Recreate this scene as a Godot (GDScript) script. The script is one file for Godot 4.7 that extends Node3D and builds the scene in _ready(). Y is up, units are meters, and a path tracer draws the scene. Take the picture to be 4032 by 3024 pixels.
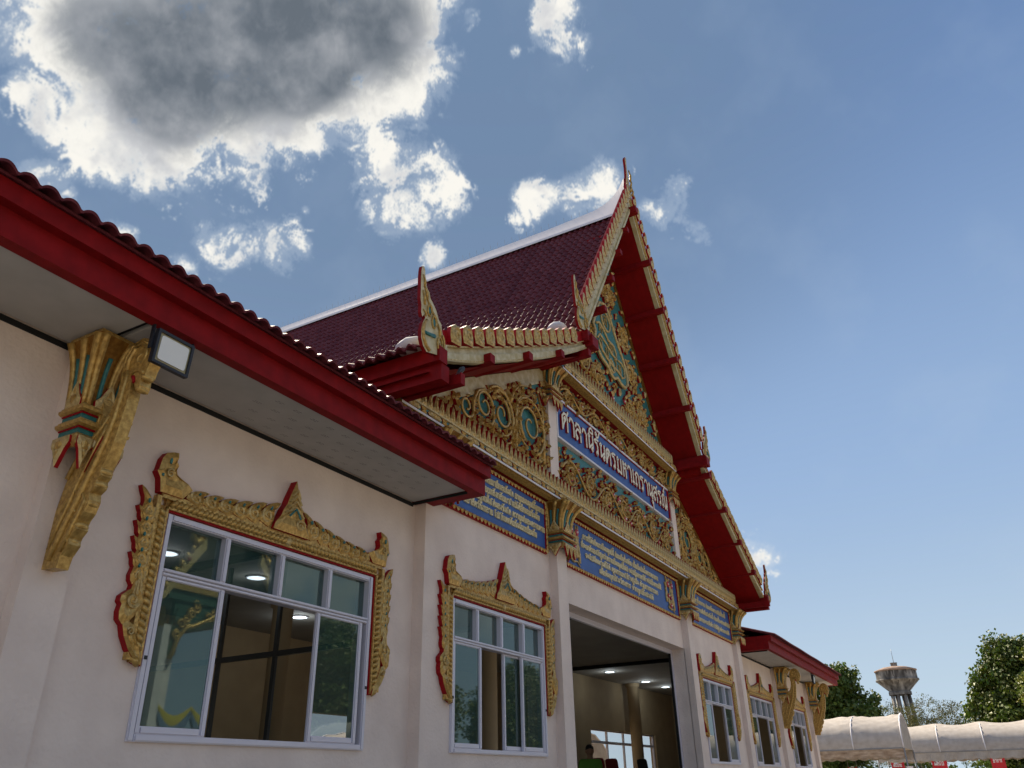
extends Node3D

const XC := 12.66          # axis of the hall's gable
const ZG := 0.91           # front plane of the bargeboards
var M := {}
var origin := {}
var taken := {}
var rng := RandomNumberGenerator.new()
var hall: Node3D
var leaf_a: ArrayMesh
var leaf_b: ArrayMesh
var leaf_c: ArrayMesh
var leaf_crest: ArrayMesh
var spire_leaf: ArrayMesh
var side_flame: ArrayMesh


# collects triangles for several materials and commits them as one mesh
class MB:
	var sts := {}
	var order := []
	var st: SurfaceTool
	var xf := Transform3D()
	var flip := false
	var col := Color.WHITE
	func use(m: Material, smooth := false) -> MB:
		if not sts.has(m):
			var s := SurfaceTool.new()
			s.begin(Mesh.PRIMITIVE_TRIANGLES)
			sts[m] = s
			order.append(m)
		st = sts[m]
		st.set_smooth_group(0 if smooth else -1)
		return self
	func at(t: Transform3D) -> MB:
		xf = t
		flip = t.basis.determinant() < 0.0
		return self
	func tri(a: Vector3, b: Vector3, c: Vector3) -> void:
		st.set_color(col)
		if flip:
			st.add_vertex(xf * a); st.add_vertex(xf * b); st.add_vertex(xf * c)
		else:
			st.add_vertex(xf * a); st.add_vertex(xf * c); st.add_vertex(xf * b)
	func quad(a: Vector3, b: Vector3, c: Vector3, d: Vector3) -> void:
		tri(a, b, c)
		tri(a, c, d)
	func box(a: Vector3, b: Vector3) -> void:
		hexa([Vector3(a.x, a.y, b.z), Vector3(b.x, a.y, b.z), Vector3(b.x, b.y, b.z), Vector3(a.x, b.y, b.z), Vector3(a.x, a.y, a.z), Vector3(b.x, a.y, a.z), Vector3(b.x, b.y, a.z), Vector3(a.x, b.y, a.z)])
	func hexa(p: Array) -> void:
		quad(p[0], p[1], p[2], p[3])
		quad(p[5], p[4], p[7], p[6])
		quad(p[4], p[0], p[3], p[7])
		quad(p[1], p[5], p[6], p[2])
		quad(p[3], p[2], p[6], p[7])
		quad(p[4], p[5], p[1], p[0])
	# a box with bevelled long edges, centre c
	func cbox(c: Vector3, s: Vector3) -> void:
		box(c - s / 2, c + s / 2)
	func prism(poly: PackedVector2Array, z0: float, z1: float, side: Material = null, back := true) -> void:
		var idx := Geometry2D.triangulate_polygon(poly)
		var ccw := not Geometry2D.is_polygon_clockwise(poly)
		for i in range(0, idx.size(), 3):
			var a := poly[idx[i]]
			var b := poly[idx[i + 1]]
			var c := poly[idx[i + 2]]
			if (b - a).cross(c - a) < 0:
				var t := b
				b = c
				c = t
			tri(Vector3(a.x, a.y, z1), Vector3(b.x, b.y, z1), Vector3(c.x, c.y, z1))
			if back:
				tri(Vector3(a.x, a.y, z0), Vector3(c.x, c.y, z0), Vector3(b.x, b.y, z0))
		if side:
			use(side)
		rim(poly, z0, z1, ccw)
	func rim(poly: PackedVector2Array, z0: float, z1: float, ccw := true) -> void:
		for i in poly.size():
			var a := poly[i]
			var b := poly[(i + 1) % poly.size()]
			if not ccw:
				var t := a
				a = b
				b = t
			quad(Vector3(a.x, a.y, z0), Vector3(b.x, b.y, z0), Vector3(b.x, b.y, z1), Vector3(a.x, a.y, z1))
	# carved piece: painted sides, a front that rises in a bevel to a smaller plateau and dips in the middle
	func carve(poly: PackedVector2Array, depth: float, front: Material, side: Material, inset := 0.62, rise := 0.35) -> void:
		var c := Vector2.ZERO
		for p in poly:
			c += p
		c /= poly.size()
		var ccw := not Geometry2D.is_polygon_clockwise(poly)
		use(side)
		rim(poly, 0.0, depth, ccw)
		use(front)
		var n := poly.size()
		for i in n:
			var a := poly[i]
			var b := poly[(i + 1) % n]
			if not ccw:
				var t := a
				a = b
				b = t
			var ai := c + (a - c) * inset
			var bi := c + (b - c) * inset
			var aj := c + (a - c) * inset * 0.55
			var bj := c + (b - c) * inset * 0.55
			var hi := depth * (1.0 + rise)
			var lo := depth * (1.0 + rise * 0.15)
			quad(Vector3(a.x, a.y, depth), Vector3(b.x, b.y, depth), Vector3(bi.x, bi.y, hi), Vector3(ai.x, ai.y, hi))
			quad(Vector3(ai.x, ai.y, hi), Vector3(bi.x, bi.y, hi), Vector3(bj.x, bj.y, lo), Vector3(aj.x, aj.y, lo))
			tri(Vector3(aj.x, aj.y, lo), Vector3(bj.x, bj.y, lo), Vector3(c.x, c.y, hi))
	func tube(pts: PackedVector3Array, r0: float, r1 := -1.0, sides := 6, cap := true) -> void:
		if r1 < 0:
			r1 = r0
		var rings := []
		var n := pts.size()
		var up := Vector3(0.13, 0.2, 0.97)
		for i in n:
			var d := (pts[mini(i + 1, n - 1)] - pts[maxi(i - 1, 0)]).normalized()
			if absf(d.dot(up)) > 0.95:
				up = Vector3(0.9, 0.3, 0.1).normalized()
			var x := d.cross(up).normalized()
			var y := x.cross(d)
			var r := lerpf(r0, r1, float(i) / maxi(n - 1, 1))
			var ring := []
			for k in sides:
				var a := TAU * k / sides
				ring.append(pts[i] + (x * cos(a) + y * sin(a)) * r)
			rings.append(ring)
		for i in n - 1:
			for k in sides:
				var k2 := (k + 1) % sides
				quad(rings[i][k2], rings[i][k], rings[i + 1][k], rings[i + 1][k2])
		if cap:
			for k in range(1, sides - 1):
				tri(rings[0][0], rings[0][k], rings[0][k + 1])
				tri(rings[n - 1][0], rings[n - 1][k + 1], rings[n - 1][k])
	# profile of (radius, height) turned round the y axis at c
	func lathe(c: Vector3, prof: Array, seg := 24) -> void:
		for i in prof.size() - 1:
			var a: Vector2 = prof[i]
			var b: Vector2 = prof[i + 1]
			for k in seg:
				var t0 := TAU * k / seg
				var t1 := TAU * (k + 1) / seg
				quad(c + Vector3(cos(t1) * a.x, a.y, sin(t1) * a.x), c + Vector3(cos(t0) * a.x, a.y, sin(t0) * a.x), c + Vector3(cos(t0) * b.x, b.y, sin(t0) * b.x), c + Vector3(cos(t1) * b.x, b.y, sin(t1) * b.x))
	# rectangular rings stacked along y: [y, half x, half z or depth from the back plane]
	func stack(cx: float, zb: float, rings: Array) -> void:
		for i in rings.size() - 1:
			var a: Array = rings[i]
			var b: Array = rings[i + 1]
			var p := [Vector3(cx - a[1], a[0], zb), Vector3(cx - a[1], a[0], zb + a[2]), Vector3(cx + a[1], a[0], zb + a[2]), Vector3(cx + a[1], a[0], zb)]
			var q := [Vector3(cx - b[1], b[0], zb), Vector3(cx - b[1], b[0], zb + b[2]), Vector3(cx + b[1], b[0], zb + b[2]), Vector3(cx + b[1], b[0], zb)]
			for k in 3:
				quad(p[k], p[k + 1], q[k + 1], q[k])
	func ball(c: Vector3, r: Vector3, seg := 10) -> void:
		var rows := seg / 2
		for i in rows:
			for k in seg:
				var pts := []
				for e in [[i, k], [i, k + 1], [i + 1, k + 1], [i + 1, k]]:
					var v: float = PI * e[0] / rows
					var u: float = TAU * e[1] / seg
					pts.append(c + Vector3(sin(v) * cos(u), cos(v), sin(v) * sin(u)) * r)
				quad(pts[0], pts[1], pts[2], pts[3])
	func commit() -> ArrayMesh:
		var m := ArrayMesh.new()
		for k in order:
			var s: SurfaceTool = sts[k]
			s.generate_normals()
			s.set_material(k)
			s.commit(m)
		return m


func lin(r: float, g: float, b: float) -> Color:
	return Color(r, g, b).linear_to_srgb()


func mat(called: String, c: Color, rough := 0.6, metal := 0.0) -> StandardMaterial3D:
	var m := StandardMaterial3D.new()
	m.resource_name = called
	m.albedo_color = c
	m.roughness = rough
	m.metallic = metal
	M[called] = m
	return m


func noise_tex(freq: float, lo: Color, hi: Color, seed_: int, size := 512, octaves := 4) -> NoiseTexture2D:
	var n := FastNoiseLite.new()
	n.seed = seed_
	n.frequency = freq
	n.fractal_octaves = octaves
	var t := NoiseTexture2D.new()
	t.width = size
	t.height = size
	t.seamless = true
	t.noise = n
	var g := Gradient.new()
	g.set_color(0, lo)
	g.set_color(1, hi)
	t.color_ramp = g
	return t


func normal_tex(freq: float, strength: float, seed_: int, octaves := 4) -> NoiseTexture2D:
	var n := FastNoiseLite.new()
	n.seed = seed_
	n.frequency = freq
	n.fractal_octaves = octaves
	var t := NoiseTexture2D.new()
	t.width = 512
	t.height = 512
	t.seamless = true
	t.as_normal_map = true
	t.bump_strength = strength
	t.noise = n
	return t


func grain(m: StandardMaterial3D, tex: Texture2D, scale: Vector3, nrm: Texture2D = null, amount := 0.5) -> void:
	m.albedo_texture = tex
	m.uv1_triplanar = true
	m.uv1_world_triplanar = true
	m.uv1_scale = scale
	if nrm:
		m.normal_enabled = true
		m.normal_texture = nrm
		m.normal_scale = amount


func numbered(called: String) -> String:
	if not taken.has(called):
		taken[called] = 0
		return called
	taken[called] += 1
	return "%s_%03d" % [called, taken[called]]


func tag(o: Node, label: String, category: String, group := "") -> void:
	o.set_meta("label", label)
	o.set_meta("category", category)
	if group:
		o.set_meta("group", group)


func thing(called: String, label: String, category: String, at := Vector3.ZERO, group := "") -> Node3D:
	var o := Node3D.new()
	o.name = numbered(called)
	add_child(o)
	o.position = at
	origin[o] = at
	tag(o, label, category, group)
	return o


# a mesh given in world coordinates, hung under parent
func obj(called: String, mb, parent: Node3D) -> MeshInstance3D:
	var o := MeshInstance3D.new()
	o.name = called
	o.mesh = mb.commit() if mb is MB else mb
	parent.add_child(o, true)
	o.position = -origin.get(parent, Vector3.ZERO)
	return o


func placed(called: String, mesh: Mesh, parent: Node3D, t: Transform3D) -> MeshInstance3D:
	var o := MeshInstance3D.new()
	o.name = called
	o.mesh = mesh
	parent.add_child(o, true)
	o.transform = Transform3D(Basis(), -origin.get(parent, Vector3.ZERO)) * t
	origin[o] = t.origin
	return o


func stuff(o: Node3D) -> Node3D:
	o.set_meta("kind", "stuff")
	return o


func pv(s: String) -> PackedVector2Array:
	var r := PackedVector2Array()
	for p in s.split(";"):
		var q := p.split_floats(" ")
		r.append(Vector2(q[0], q[1]))
	return r


func scaled(p: PackedVector2Array, sx: float, sy: float) -> PackedVector2Array:
	var r := PackedVector2Array()
	for q in p:
		r.append(Vector2(q.x * sx, q.y * sy))
	return r


func frame2(o: Vector3, ang: float, sx := 1.0, sy := 1.0, sz := 1.0) -> Transform3D:
	# a frame in a facade plane: turned by ang in that plane, then scaled
	return Transform3D(Basis(Vector3(0, 0, 1), ang) * Basis.from_scale(Vector3(sx, sy, sz)), o)


const CLOUDS := "25.9 49.7 3.86;34.1 52.5 4.58;43.1 53.7 4.18;51.0 53.5 3.14;22.4 44.8 3.83;27.8 44.9 4.75;29.7 42.6 4.18;29.5 39.9 2.79;28.9 37.9 1.24;34.3 46.7 5.40;37.9 45.5 3.35;41.0 48.7 5.25;44.5 46.9 3.13;47.6 49.8 4.28;51.4 49.3 2.84;52.8 47.0 1.77;38.6 42.4 1.84;38.0 40.7 1.43;18.6 43.5 1.69;21.0 41.7 1.50;23.9 40.2 1.56;25.9 39.1 1.60;26.8 38.0 1.08;32.5 38.7 0.74;33.3 38.3 0.40;49.7 43.6 1.80;48.6 42.2 1.56;49.8 40.8 1.90;51.0 39.3 1.86;50.6 38.2 1.09;54.6 42.3 1.52;55.3 40.5 1.61;54.3 39.3 1.29;55.8 39.7 0.97;51.6 47.0 1.21;52.4 46.3 0.79;50.4 45.9 0.55;53.1 45.6 0.43;67.2 51.9 1.31;67.5 50.9 1.47;68.0 49.9 1.13;65.1 50.8 0.59;64.3 49.9 0.36;62.6 49.9 0.27;66.5 52.2 1.04;36.4 35.1 1.14;37.8 35.5 1.27;39.3 35.3 1.04;40.7 35.9 1.11;42.3 35.5 1.25;41.8 34.6 0.81;37.5 34.2 0.85;43.3 36.0 0.56;62.8 40.5 0.84;64.3 40.3 1.10;65.4 40.1 0.77;63.6 39.4 0.84;62.1 38.9 0.52;67.1 40.3 1.03;68.1 39.9 1.29;69.7 41.0 1.08;70.3 41.8 0.82;70.9 40.5 1.08;77.0 40.2 0.75;76.2 39.5 0.88;75.8 38.4 0.95;74.9 37.9 0.89;76.7 37.8 0.76;77.2 38.5 0.56;77.5 39.9 0.50;74.0 38.7 0.63;77.9 36.8 0.69;78.5 36.1 0.56;77.5 36.6 0.50;78.6 13.8 1.03;77.8 13.8 0.61;79.4 13.6 0.45;23.5 36.2 0.88;24.5 35.8 0.95;23.4 35.9 0.67;25.6 35.3 0.53;22.8 36.3 0.46;29.0 34.0 0.72;30.1 34.2 0.68;29.8 33.6 0.62;23.0 38.7 0.67;22.9 38.1 0.51;23.0 39.1 0.36;23.6 38.2 0.31;20.3 40.3 0.34;20.8 39.9 0.35;20.1 40.8 0.25;40.4 49.7 1.13;43.8 43.2 0.79;43.0 42.8 0.54;58.0 51.7 0.58;58.5 51.6 0.41;54.6 36.4 0.65;54.9 35.8 0.59;54.2 35.9 0.39;41.9 37.7 0.31;42.7 37.9 0.28;43.4 38.3 0.19;50.8 46.5 0.91;34.3 33.4 0.41;35.1 33.1 0.35"
const DARKS := "26.1 49.2 4.41;33.4 52.1 4.85;42.3 53.3 4.47;49.6 53.1 3.14;26.2 44.2 4.01;31.2 43.9 4.21;33.7 47.4 5.35;38.9 48.6 5.49;37.6 46.6 3.46;42.4 48.6 4.39;47.1 50.1 3.82;50.4 50.1 2.66;30.7 41.7 1.95;28.8 42.1 1.64;23.3 45.1 2.29;32.3 42.7 2.26;43.6 47.0 1.77;41.2 45.8 1.47"
const EXPOSURE := 1.9
const SKY_W := 4096
const SKY_H := 2048


func sky_dir(u: float, v: float) -> Vector3:
	var az := u * TAU
	var th := v * PI
	return Vector3(sin(az) * sin(th), cos(th), -cos(az) * sin(th))


func clear_sky(d: Vector3) -> Vector3:
	# clear air, display values: deep blue overhead, pale at the horizon, a little whiter towards the sun
	var e := clampf(d.y, 0.0, 1.0)
	var top := Vector3(0.415, 0.530, 0.705)
	var mid := Vector3(0.605, 0.715, 0.860)
	var low := Vector3(0.775, 0.850, 0.905)
	var c := mid.lerp(top, smoothstep(0.28, 0.80, e))
	c = low.lerp(c, smoothstep(0.0, 0.36, e))
	var s := maxf(d.dot(sun_dir), 0.0)
	c = c.lerp(Vector3(0.455, 0.545, 0.655), 0.75 * smoothstep(0.72, 0.97, s) * smoothstep(0.3, 0.55, e))
	return c


func blob_field(list: String, d: Vector3, dirs: PackedVector3Array, rad: PackedFloat32Array) -> float:
	var f := 0.0
	for i in dirs.size():
		var x := d.dot(dirs[i])
		if x > 0.97:
			var t := acos(minf(x, 1.0)) / rad[i]
			if t < 1.9:
				var k := 1.0 - t * t / 3.61
				f += k * k * k
	return f


func make_sky() -> ImageTexture:
	var big := FastNoiseLite.new()
	big.seed = 11
	big.frequency = 15.0
	big.fractal_octaves = 7
	big.fractal_gain = 0.56
	big.domain_warp_enabled = true
	big.domain_warp_amplitude = 0.045
	big.domain_warp_frequency = 14.0
	big.domain_warp_fractal_octaves = 4
	var fine := FastNoiseLite.new()
	fine.seed = 5
	fine.frequency = 5.0
	fine.fractal_octaves = 4
	var wide := FastNoiseLite.new()
	wide.seed = 23
	wide.frequency = 2.6
	wide.fractal_octaves = 5
	wide.fractal_gain = 0.55
	# whole sky, coarse, with bright unseen clouds added to light the porch walls
	var lo := Image.create_empty(512, 256, false, Image.FORMAT_RGBF)
	for y in 256:
		for x in 512:
			var d := sky_dir((x + 0.5) / 512.0, (y + 0.5) / 256.0)
			var c := clear_sky(d)
			if d.y > 0.05:
				var n := wide.get_noise_3d(d.x * 1.3, d.y * 2.0, d.z * 1.3) + 0.25 * fine.get_noise_3d(d.x * 3, d.y * 4, d.z * 3)
				var a := smoothstep(0.10, 0.30, n) * smoothstep(0.05, 0.25, d.y)
				c = c.lerp(Vector3(0.93, 0.93, 0.92).lerp(Vector3(0.66, 0.67, 0.70), smoothstep(0.36, 0.6, n)), a * 0.9)
			lo.set_pixel(x, y, Color(c.x, c.y, c.z))
	lo.resize(SKY_W, SKY_H, Image.INTERPOLATE_BILINEAR)
	lo.convert(Image.FORMAT_RGB8)
	# the part over the hall, where the clouds of that day stood
	var dirs := PackedVector3Array()
	var rad := PackedFloat32Array()
	var dirs2 := PackedVector3Array()
	var rad2 := PackedFloat32Array()
	for pass_ in 2:
		for e in (CLOUDS if pass_ == 0 else DARKS).split(";"):
			var q := e.split_floats(" ")
			var d := sky_dir(q[0] / 360.0, 0.5 - q[1] / 180.0)
			if pass_ == 0:
				dirs.append(d)
				rad.append(deg_to_rad(q[2]))
			else:
				dirs2.append(d)
				rad2.append(deg_to_rad(q[2] * 0.92))
	var x0 := int(2.0 / 360 * SKY_W)
	var x1 := int(118.0 / 360 * SKY_W)
	var y0 := int((0.5 - 66.0 / 180) * SKY_H)
	var y1 := int((0.5 - 0.0 / 180) * SKY_H)
	var w := x1 - x0
	var h := y1 - y0
	var cw := w / 6
	var ch := h / 6
	var fa := Image.create_empty(cw, ch, false, Image.FORMAT_RF)
	var fb := Image.create_empty(cw, ch, false, Image.FORMAT_RF)
	for y in ch:
		for x in cw:
			var d := sky_dir((x0 + (x + 0.5) * w / cw) / SKY_W, (y0 + (y + 0.5) * h / ch) / SKY_H)
			fa.set_pixel(x, y, Color(minf(blob_field("", d, dirs, rad), 3.0), 0, 0))
			fb.set_pixel(x, y, Color(minf(blob_field("", d, dirs2, rad2), 3.0), 0, 0))
	fa.resize(w, h, Image.INTERPOLATE_BILINEAR)
	fb.resize(w, h, Image.INTERPOLATE_BILINEAR)
	var roi := Image.create_empty(w, h, false, Image.FORMAT_RGB8)
	for y in h:
		for x in w:
			var d := sky_dir((x0 + x + 0.5) / SKY_W, (y0 + y + 0.5) / SKY_H)
			var c := clear_sky(d)
			var f := fa.get_pixel(x, y).r
			var veil := wide.get_noise_3d(d.x * 2.2, d.y * 2.2, d.z * 2.2)
			c = c.lerp(Vector3(0.80, 0.84, 0.89), 0.07 * smoothstep(-0.1, 0.5, veil))
			if f > 0.004:
				var n := big.get_noise_3dv(d)
				var n2 := fine.get_noise_3d(d.x * 9, d.y * 9, d.z * 9)
				var n3 := wide.get_noise_3d(d.x * 4.5 + 3.0, d.y * 4.5, d.z * 4.5)
				var edge := 1.0 - exp(-f * 1.25)
				var dens := edge * 1.45 + (n * 2.3 + n2 * 0.25) * (1.0 - 0.35 * edge * edge) - 0.60 + 0.7 * minf(fb.get_pixel(x, y).r, 1.0)
				var a := smoothstep(0.0, 1.0, dens)
				a = maxf(a * a * (3.0 - 2.0 * a) * 0.35 + a * 0.65, 0.30 * smoothstep(-0.55, 0.2, dens) * smoothstep(0.02, 0.5, f))
				if a > 0.0:
					var body := smoothstep(0.3, 1.3, dens)
					var white := Vector3(0.985, 0.975, 0.945)
					var c2 := Vector3(0.83, 0.86, 0.90).lerp(white, smoothstep(0.15, 0.8, dens))
					c2 = c2.lerp(Vector3(0.80, 0.81, 0.83), 0.8 * body * smoothstep(-0.25, 0.35, n3 * 1.3 - n * 0.35))
					var k := fb.get_pixel(x, y).r
					if k > 0.01:
						var kk := smoothstep(0.0, 2.2, k + n * 0.9 + n3 * 0.5)
						var grey := Vector3(0.405, 0.440, 0.480).lerp(Vector3(0.68, 0.69, 0.71), clampf(0.92 - 0.24 * k + n * 0.35 + n3 * 0.8, 0, 1))
						c2 = c2.lerp(grey, kk)
					c = c.lerp(c2, a)
			# fade into the coarse sky at the border of this part
			var rim := minf(minf(x, w - 1 - x), minf(y, 4000)) / 60.0
			if rim < 1.0:
				var o := lo.get_pixel(x0 + x, y0 + y)
				c = Vector3(o.r, o.g, o.b).lerp(c, rim)
			roi.set_pixel(x, y, Color(c.x, c.y, c.z))
	lo.blit_rect(roi, Rect2i(0, 0, w, h), Vector2i(x0, y0))
	return ImageTexture.create_from_image(lo)


var sun_dir := Vector3(0.455, 0.73, -0.51).normalized()


func set_stage() -> void:
	var cam := Camera3D.new()
	cam.name = "camera"
	cam.position = Vector3(0, 1.6, 4.9)
	cam.rotation_degrees = Vector3(27.04, -61.372, -1.344)
	cam.fov = 51.85
	cam.near = 0.05
	cam.far = 3000
	add_child(cam)
	var we := WorldEnvironment.new()
	we.name = "environment"
	var e := Environment.new()
	var sky := Sky.new()
	var sm := PanoramaSkyMaterial.new()
	sm.panorama = make_sky()
	sm.energy_multiplier = 1.0 / EXPOSURE
	sky.sky_material = sm
	e.background_mode = Environment.BG_SKY
	e.sky = sky
	e.tonemap_mode = Environment.TONE_MAPPER_LINEAR
	e.tonemap_exposure = EXPOSURE
	e.sdfgi_enabled = true
	e.ssao_enabled = true
	e.ssil_enabled = true
	we.environment = e
	add_child(we)
	var sun := DirectionalLight3D.new()
	sun.name = "sun"
	sun.light_color = Color(1.0, 0.94, 0.84)
	sun.light_energy = 1.5
	sun.light_angular_distance = 0.6
	sun.shadow_enabled = true
	sun.transform = Transform3D(Basis.looking_at(-sun_dir, Vector3.UP), sun_dir * 60)
	add_child(sun)


func make_materials() -> void:
	var plaster := noise_tex(0.006, Color(0.93, 0.92, 0.92), Color(1, 1, 1), 3)
	var plaster_n := normal_tex(0.09, 3.0, 4)
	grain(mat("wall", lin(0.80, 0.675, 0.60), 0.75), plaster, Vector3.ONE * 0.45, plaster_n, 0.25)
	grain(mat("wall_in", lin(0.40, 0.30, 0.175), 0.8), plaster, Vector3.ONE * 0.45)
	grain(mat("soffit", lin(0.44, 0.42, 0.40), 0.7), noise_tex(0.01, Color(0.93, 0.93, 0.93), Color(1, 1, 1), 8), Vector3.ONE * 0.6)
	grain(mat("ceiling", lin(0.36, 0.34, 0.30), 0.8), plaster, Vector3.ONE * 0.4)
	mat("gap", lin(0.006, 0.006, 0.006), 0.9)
	var redn := noise_tex(0.012, Color(0.82, 0.82, 0.82), Color(1, 1, 1), 14)
	grain(mat("red", lin(0.25, 0.007, 0.009), 0.6), redn, Vector3.ONE * 0.9)
	grain(mat("red_board", lin(0.27, 0.006, 0.006), 0.65), redn, Vector3.ONE * 0.9)
	mat("red_edge", lin(0.30, 0.008, 0.012), 0.5)
	grain(mat("tile", lin(0.165, 0.036, 0.048), 0.55), noise_tex(0.03, Color(0.72, 0.72, 0.72), Color(1, 1, 1), 17), Vector3.ONE * 1.4)
	grain(mat("tile_b", lin(0.19, 0.044, 0.056), 0.55), noise_tex(0.03, Color(0.72, 0.72, 0.72), Color(1, 1, 1), 18), Vector3.ONE * 1.4)
	grain(mat("tile_c", lin(0.14, 0.030, 0.042), 0.58), noise_tex(0.03, Color(0.72, 0.72, 0.72), Color(1, 1, 1), 19), Vector3.ONE * 1.4)
	var goldn := noise_tex(0.02, Color(0.66, 0.60, 0.52), Color(1, 1, 1), 21)
	var gold_bump := normal_tex(0.05, 6.0, 22)
	grain(mat("gold", lin(0.74, 0.50, 0.16), 0.38, 0.45), goldn, Vector3.ONE * 2.2, gold_bump, 0.5)
	grain(mat("gold_pale", lin(0.80, 0.63, 0.30), 0.42, 0.3), goldn, Vector3.ONE * 2.2, gold_bump, 0.5)
	grain(mat("gold_dark", lin(0.42, 0.22, 0.045), 0.40, 0.55), goldn, Vector3.ONE * 2.2, gold_bump, 0.4)
	grain(mat("cream", lin(0.66, 0.60, 0.42), 0.5), noise_tex(0.014, Color(0.80, 0.74, 0.58), Color(1, 1, 1), 24), Vector3.ONE * 0.8)
	grain(mat("white", lin(0.74, 0.72, 0.76), 0.55), plaster, Vector3.ONE * 0.6)
	mat("letter", lin(0.80, 0.74, 0.58), 0.5)
	mat("letter_gold", lin(0.74, 0.60, 0.32), 0.45, 0.2)
	grain(mat("teal", lin(0.035, 0.215, 0.215), 0.5), noise_tex(0.02, Color(0.75, 0.75, 0.75), Color(1, 1, 1), 25), Vector3.ONE * 1.5)
	grain(mat("blue", lin(0.030, 0.105, 0.36), 0.5), noise_tex(0.008, Color(0.86, 0.86, 0.86), Color(1, 1, 1), 26), Vector3.ONE * 0.7)
	mat("flower", lin(0.45, 0.03, 0.05), 0.45)
	mat("flower_white", lin(0.8, 0.72, 0.7), 0.45)
	mat("alu", lin(0.62, 0.60, 0.68), 0.35, 0.15)
	mat("alu_dark", lin(0.055, 0.058, 0.06), 0.45, 0.2)
	var g := mat("glass", Color(0.24, 0.36, 0.34, 0.52), 0.02, 0.45)
	g.transparency = BaseMaterial3D.TRANSPARENCY_ALPHA
	g.metallic_specular = 1.0
	var g2 := mat("glass_clear", Color(0.55, 0.75, 0.7, 0.12), 0.02)
	g2.transparency = BaseMaterial3D.TRANSPARENCY_ALPHA
	mat("rubber", lin(0.012, 0.014, 0.022), 0.5)
	mat("lamp_glass", lin(0.72, 0.72, 0.70), 0.25)
	mat("lamp_rim", lin(0.35, 0.30, 0.17), 0.4, 0.4)
	var led := mat("led_glow", Color(0.9, 0.95, 1), 0.5)
	led.emission_enabled = true
	led.emission = Color(0.9, 0.97, 1.0)
	led.emission_energy_multiplier = 1.6
	for k in ["red", "red_board", "red_edge"]:
		M[k].metallic_specular = 0.25
	for k in ["tile", "tile_b", "tile_c"]:
		M[k].metallic_specular = 0.22
	mat("mortar", lin(0.55, 0.53, 0.55), 0.9)
	mat("bird", lin(0.03, 0.03, 0.035), 0.7)
	mat("bird_belly", lin(0.4, 0.38, 0.35), 0.7)
	grain(mat("ground", lin(0.42, 0.37, 0.29), 0.9), noise_tex(0.02, Color(0.75, 0.75, 0.75), Color(1, 1, 1), 31), Vector3.ONE * 0.15)
	grain(mat("paving", lin(0.40, 0.365, 0.31), 0.85), noise_tex(0.02, Color(0.8, 0.8, 0.8), Color(1, 1, 1), 32), Vector3.ONE * 0.3)
	grain(mat("floor", lin(0.40, 0.34, 0.26), 0.25), noise_tex(0.02, Color(0.8, 0.8, 0.8), Color(1, 1, 1), 33), Vector3.ONE * 0.5)
	var fab := mat("canvas", lin(0.52, 0.48, 0.45), 0.8)
	fab.backlight_enabled = true
	fab.backlight = Color(0.5, 0.47, 0.43)
	grain(fab, noise_tex(0.01, Color(0.86, 0.84, 0.82), Color(1, 1, 1), 35), Vector3.ONE * 0.5)
	var fab2 := mat("canvas_dirty", lin(0.60, 0.47, 0.36), 0.85)
	fab2.backlight_enabled = true
	fab2.backlight = Color(0.3, 0.27, 0.22)
	grain(fab2, noise_tex(0.012, Color(0.6, 0.55, 0.5), Color(1, 1, 1), 36), Vector3(0.3, 1.0, 0.3))
	mat("banner_red", lin(0.55, 0.02, 0.03), 0.7)
	mat("banner_white", lin(0.8, 0.78, 0.76), 0.7)
	mat("steel", lin(0.30, 0.29, 0.28), 0.45, 0.5)
	grain(mat("concrete", lin(0.50, 0.47, 0.44), 0.85), noise_tex(0.011, Color(0.10, 0.085, 0.08), Color(1, 1, 1), 37, 512, 5), Vector3(0.16, 0.045, 0.16))
	grain(mat("concrete_top", lin(0.50, 0.36, 0.30), 0.85), noise_tex(0.02, Color(0.6, 0.55, 0.5), Color(1, 1, 1), 38), Vector3.ONE * 0.1)
	mat("stain", lin(0.07, 0.06, 0.055), 0.9)
	mat("slot", lin(0.20, 0.19, 0.18), 0.9)
	mat("bark", lin(0.10, 0.075, 0.05), 0.9)
	for k in [["leaf", 0.11, 0.15, 0.024], ["leaf_light", 0.22, 0.24, 0.04], ["leaf_thin", 0.13, 0.135, 0.05]]:
		var lm := mat(k[0], lin(k[1], k[2], k[3]), 0.55)
		lm.vertex_color_use_as_albedo = true
		lm.backlight_enabled = true
		lm.backlight = Color(0.55, 0.62, 0.16)
	mat("plastic_red", lin(0.22, 0.012, 0.012), 0.4)
	mat("plastic_black", lin(0.02, 0.02, 0.022), 0.45)
	mat("skin", lin(0.26, 0.14, 0.085), 0.6)
	mat("hair", lin(0.01, 0.009, 0.008), 0.6)
	mat("shirt", lin(0.10, 0.28, 0.03), 0.8)
	mat("trousers", lin(0.03, 0.03, 0.04), 0.8)
	mat("roof_green", lin(0.012, 0.075, 0.055), 0.5)
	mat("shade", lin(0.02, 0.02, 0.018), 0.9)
	mat("cloth_yellow", lin(0.6, 0.48, 0.06), 0.8)
	mat("cloth_blue", lin(0.12, 0.2, 0.36), 0.8)


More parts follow.
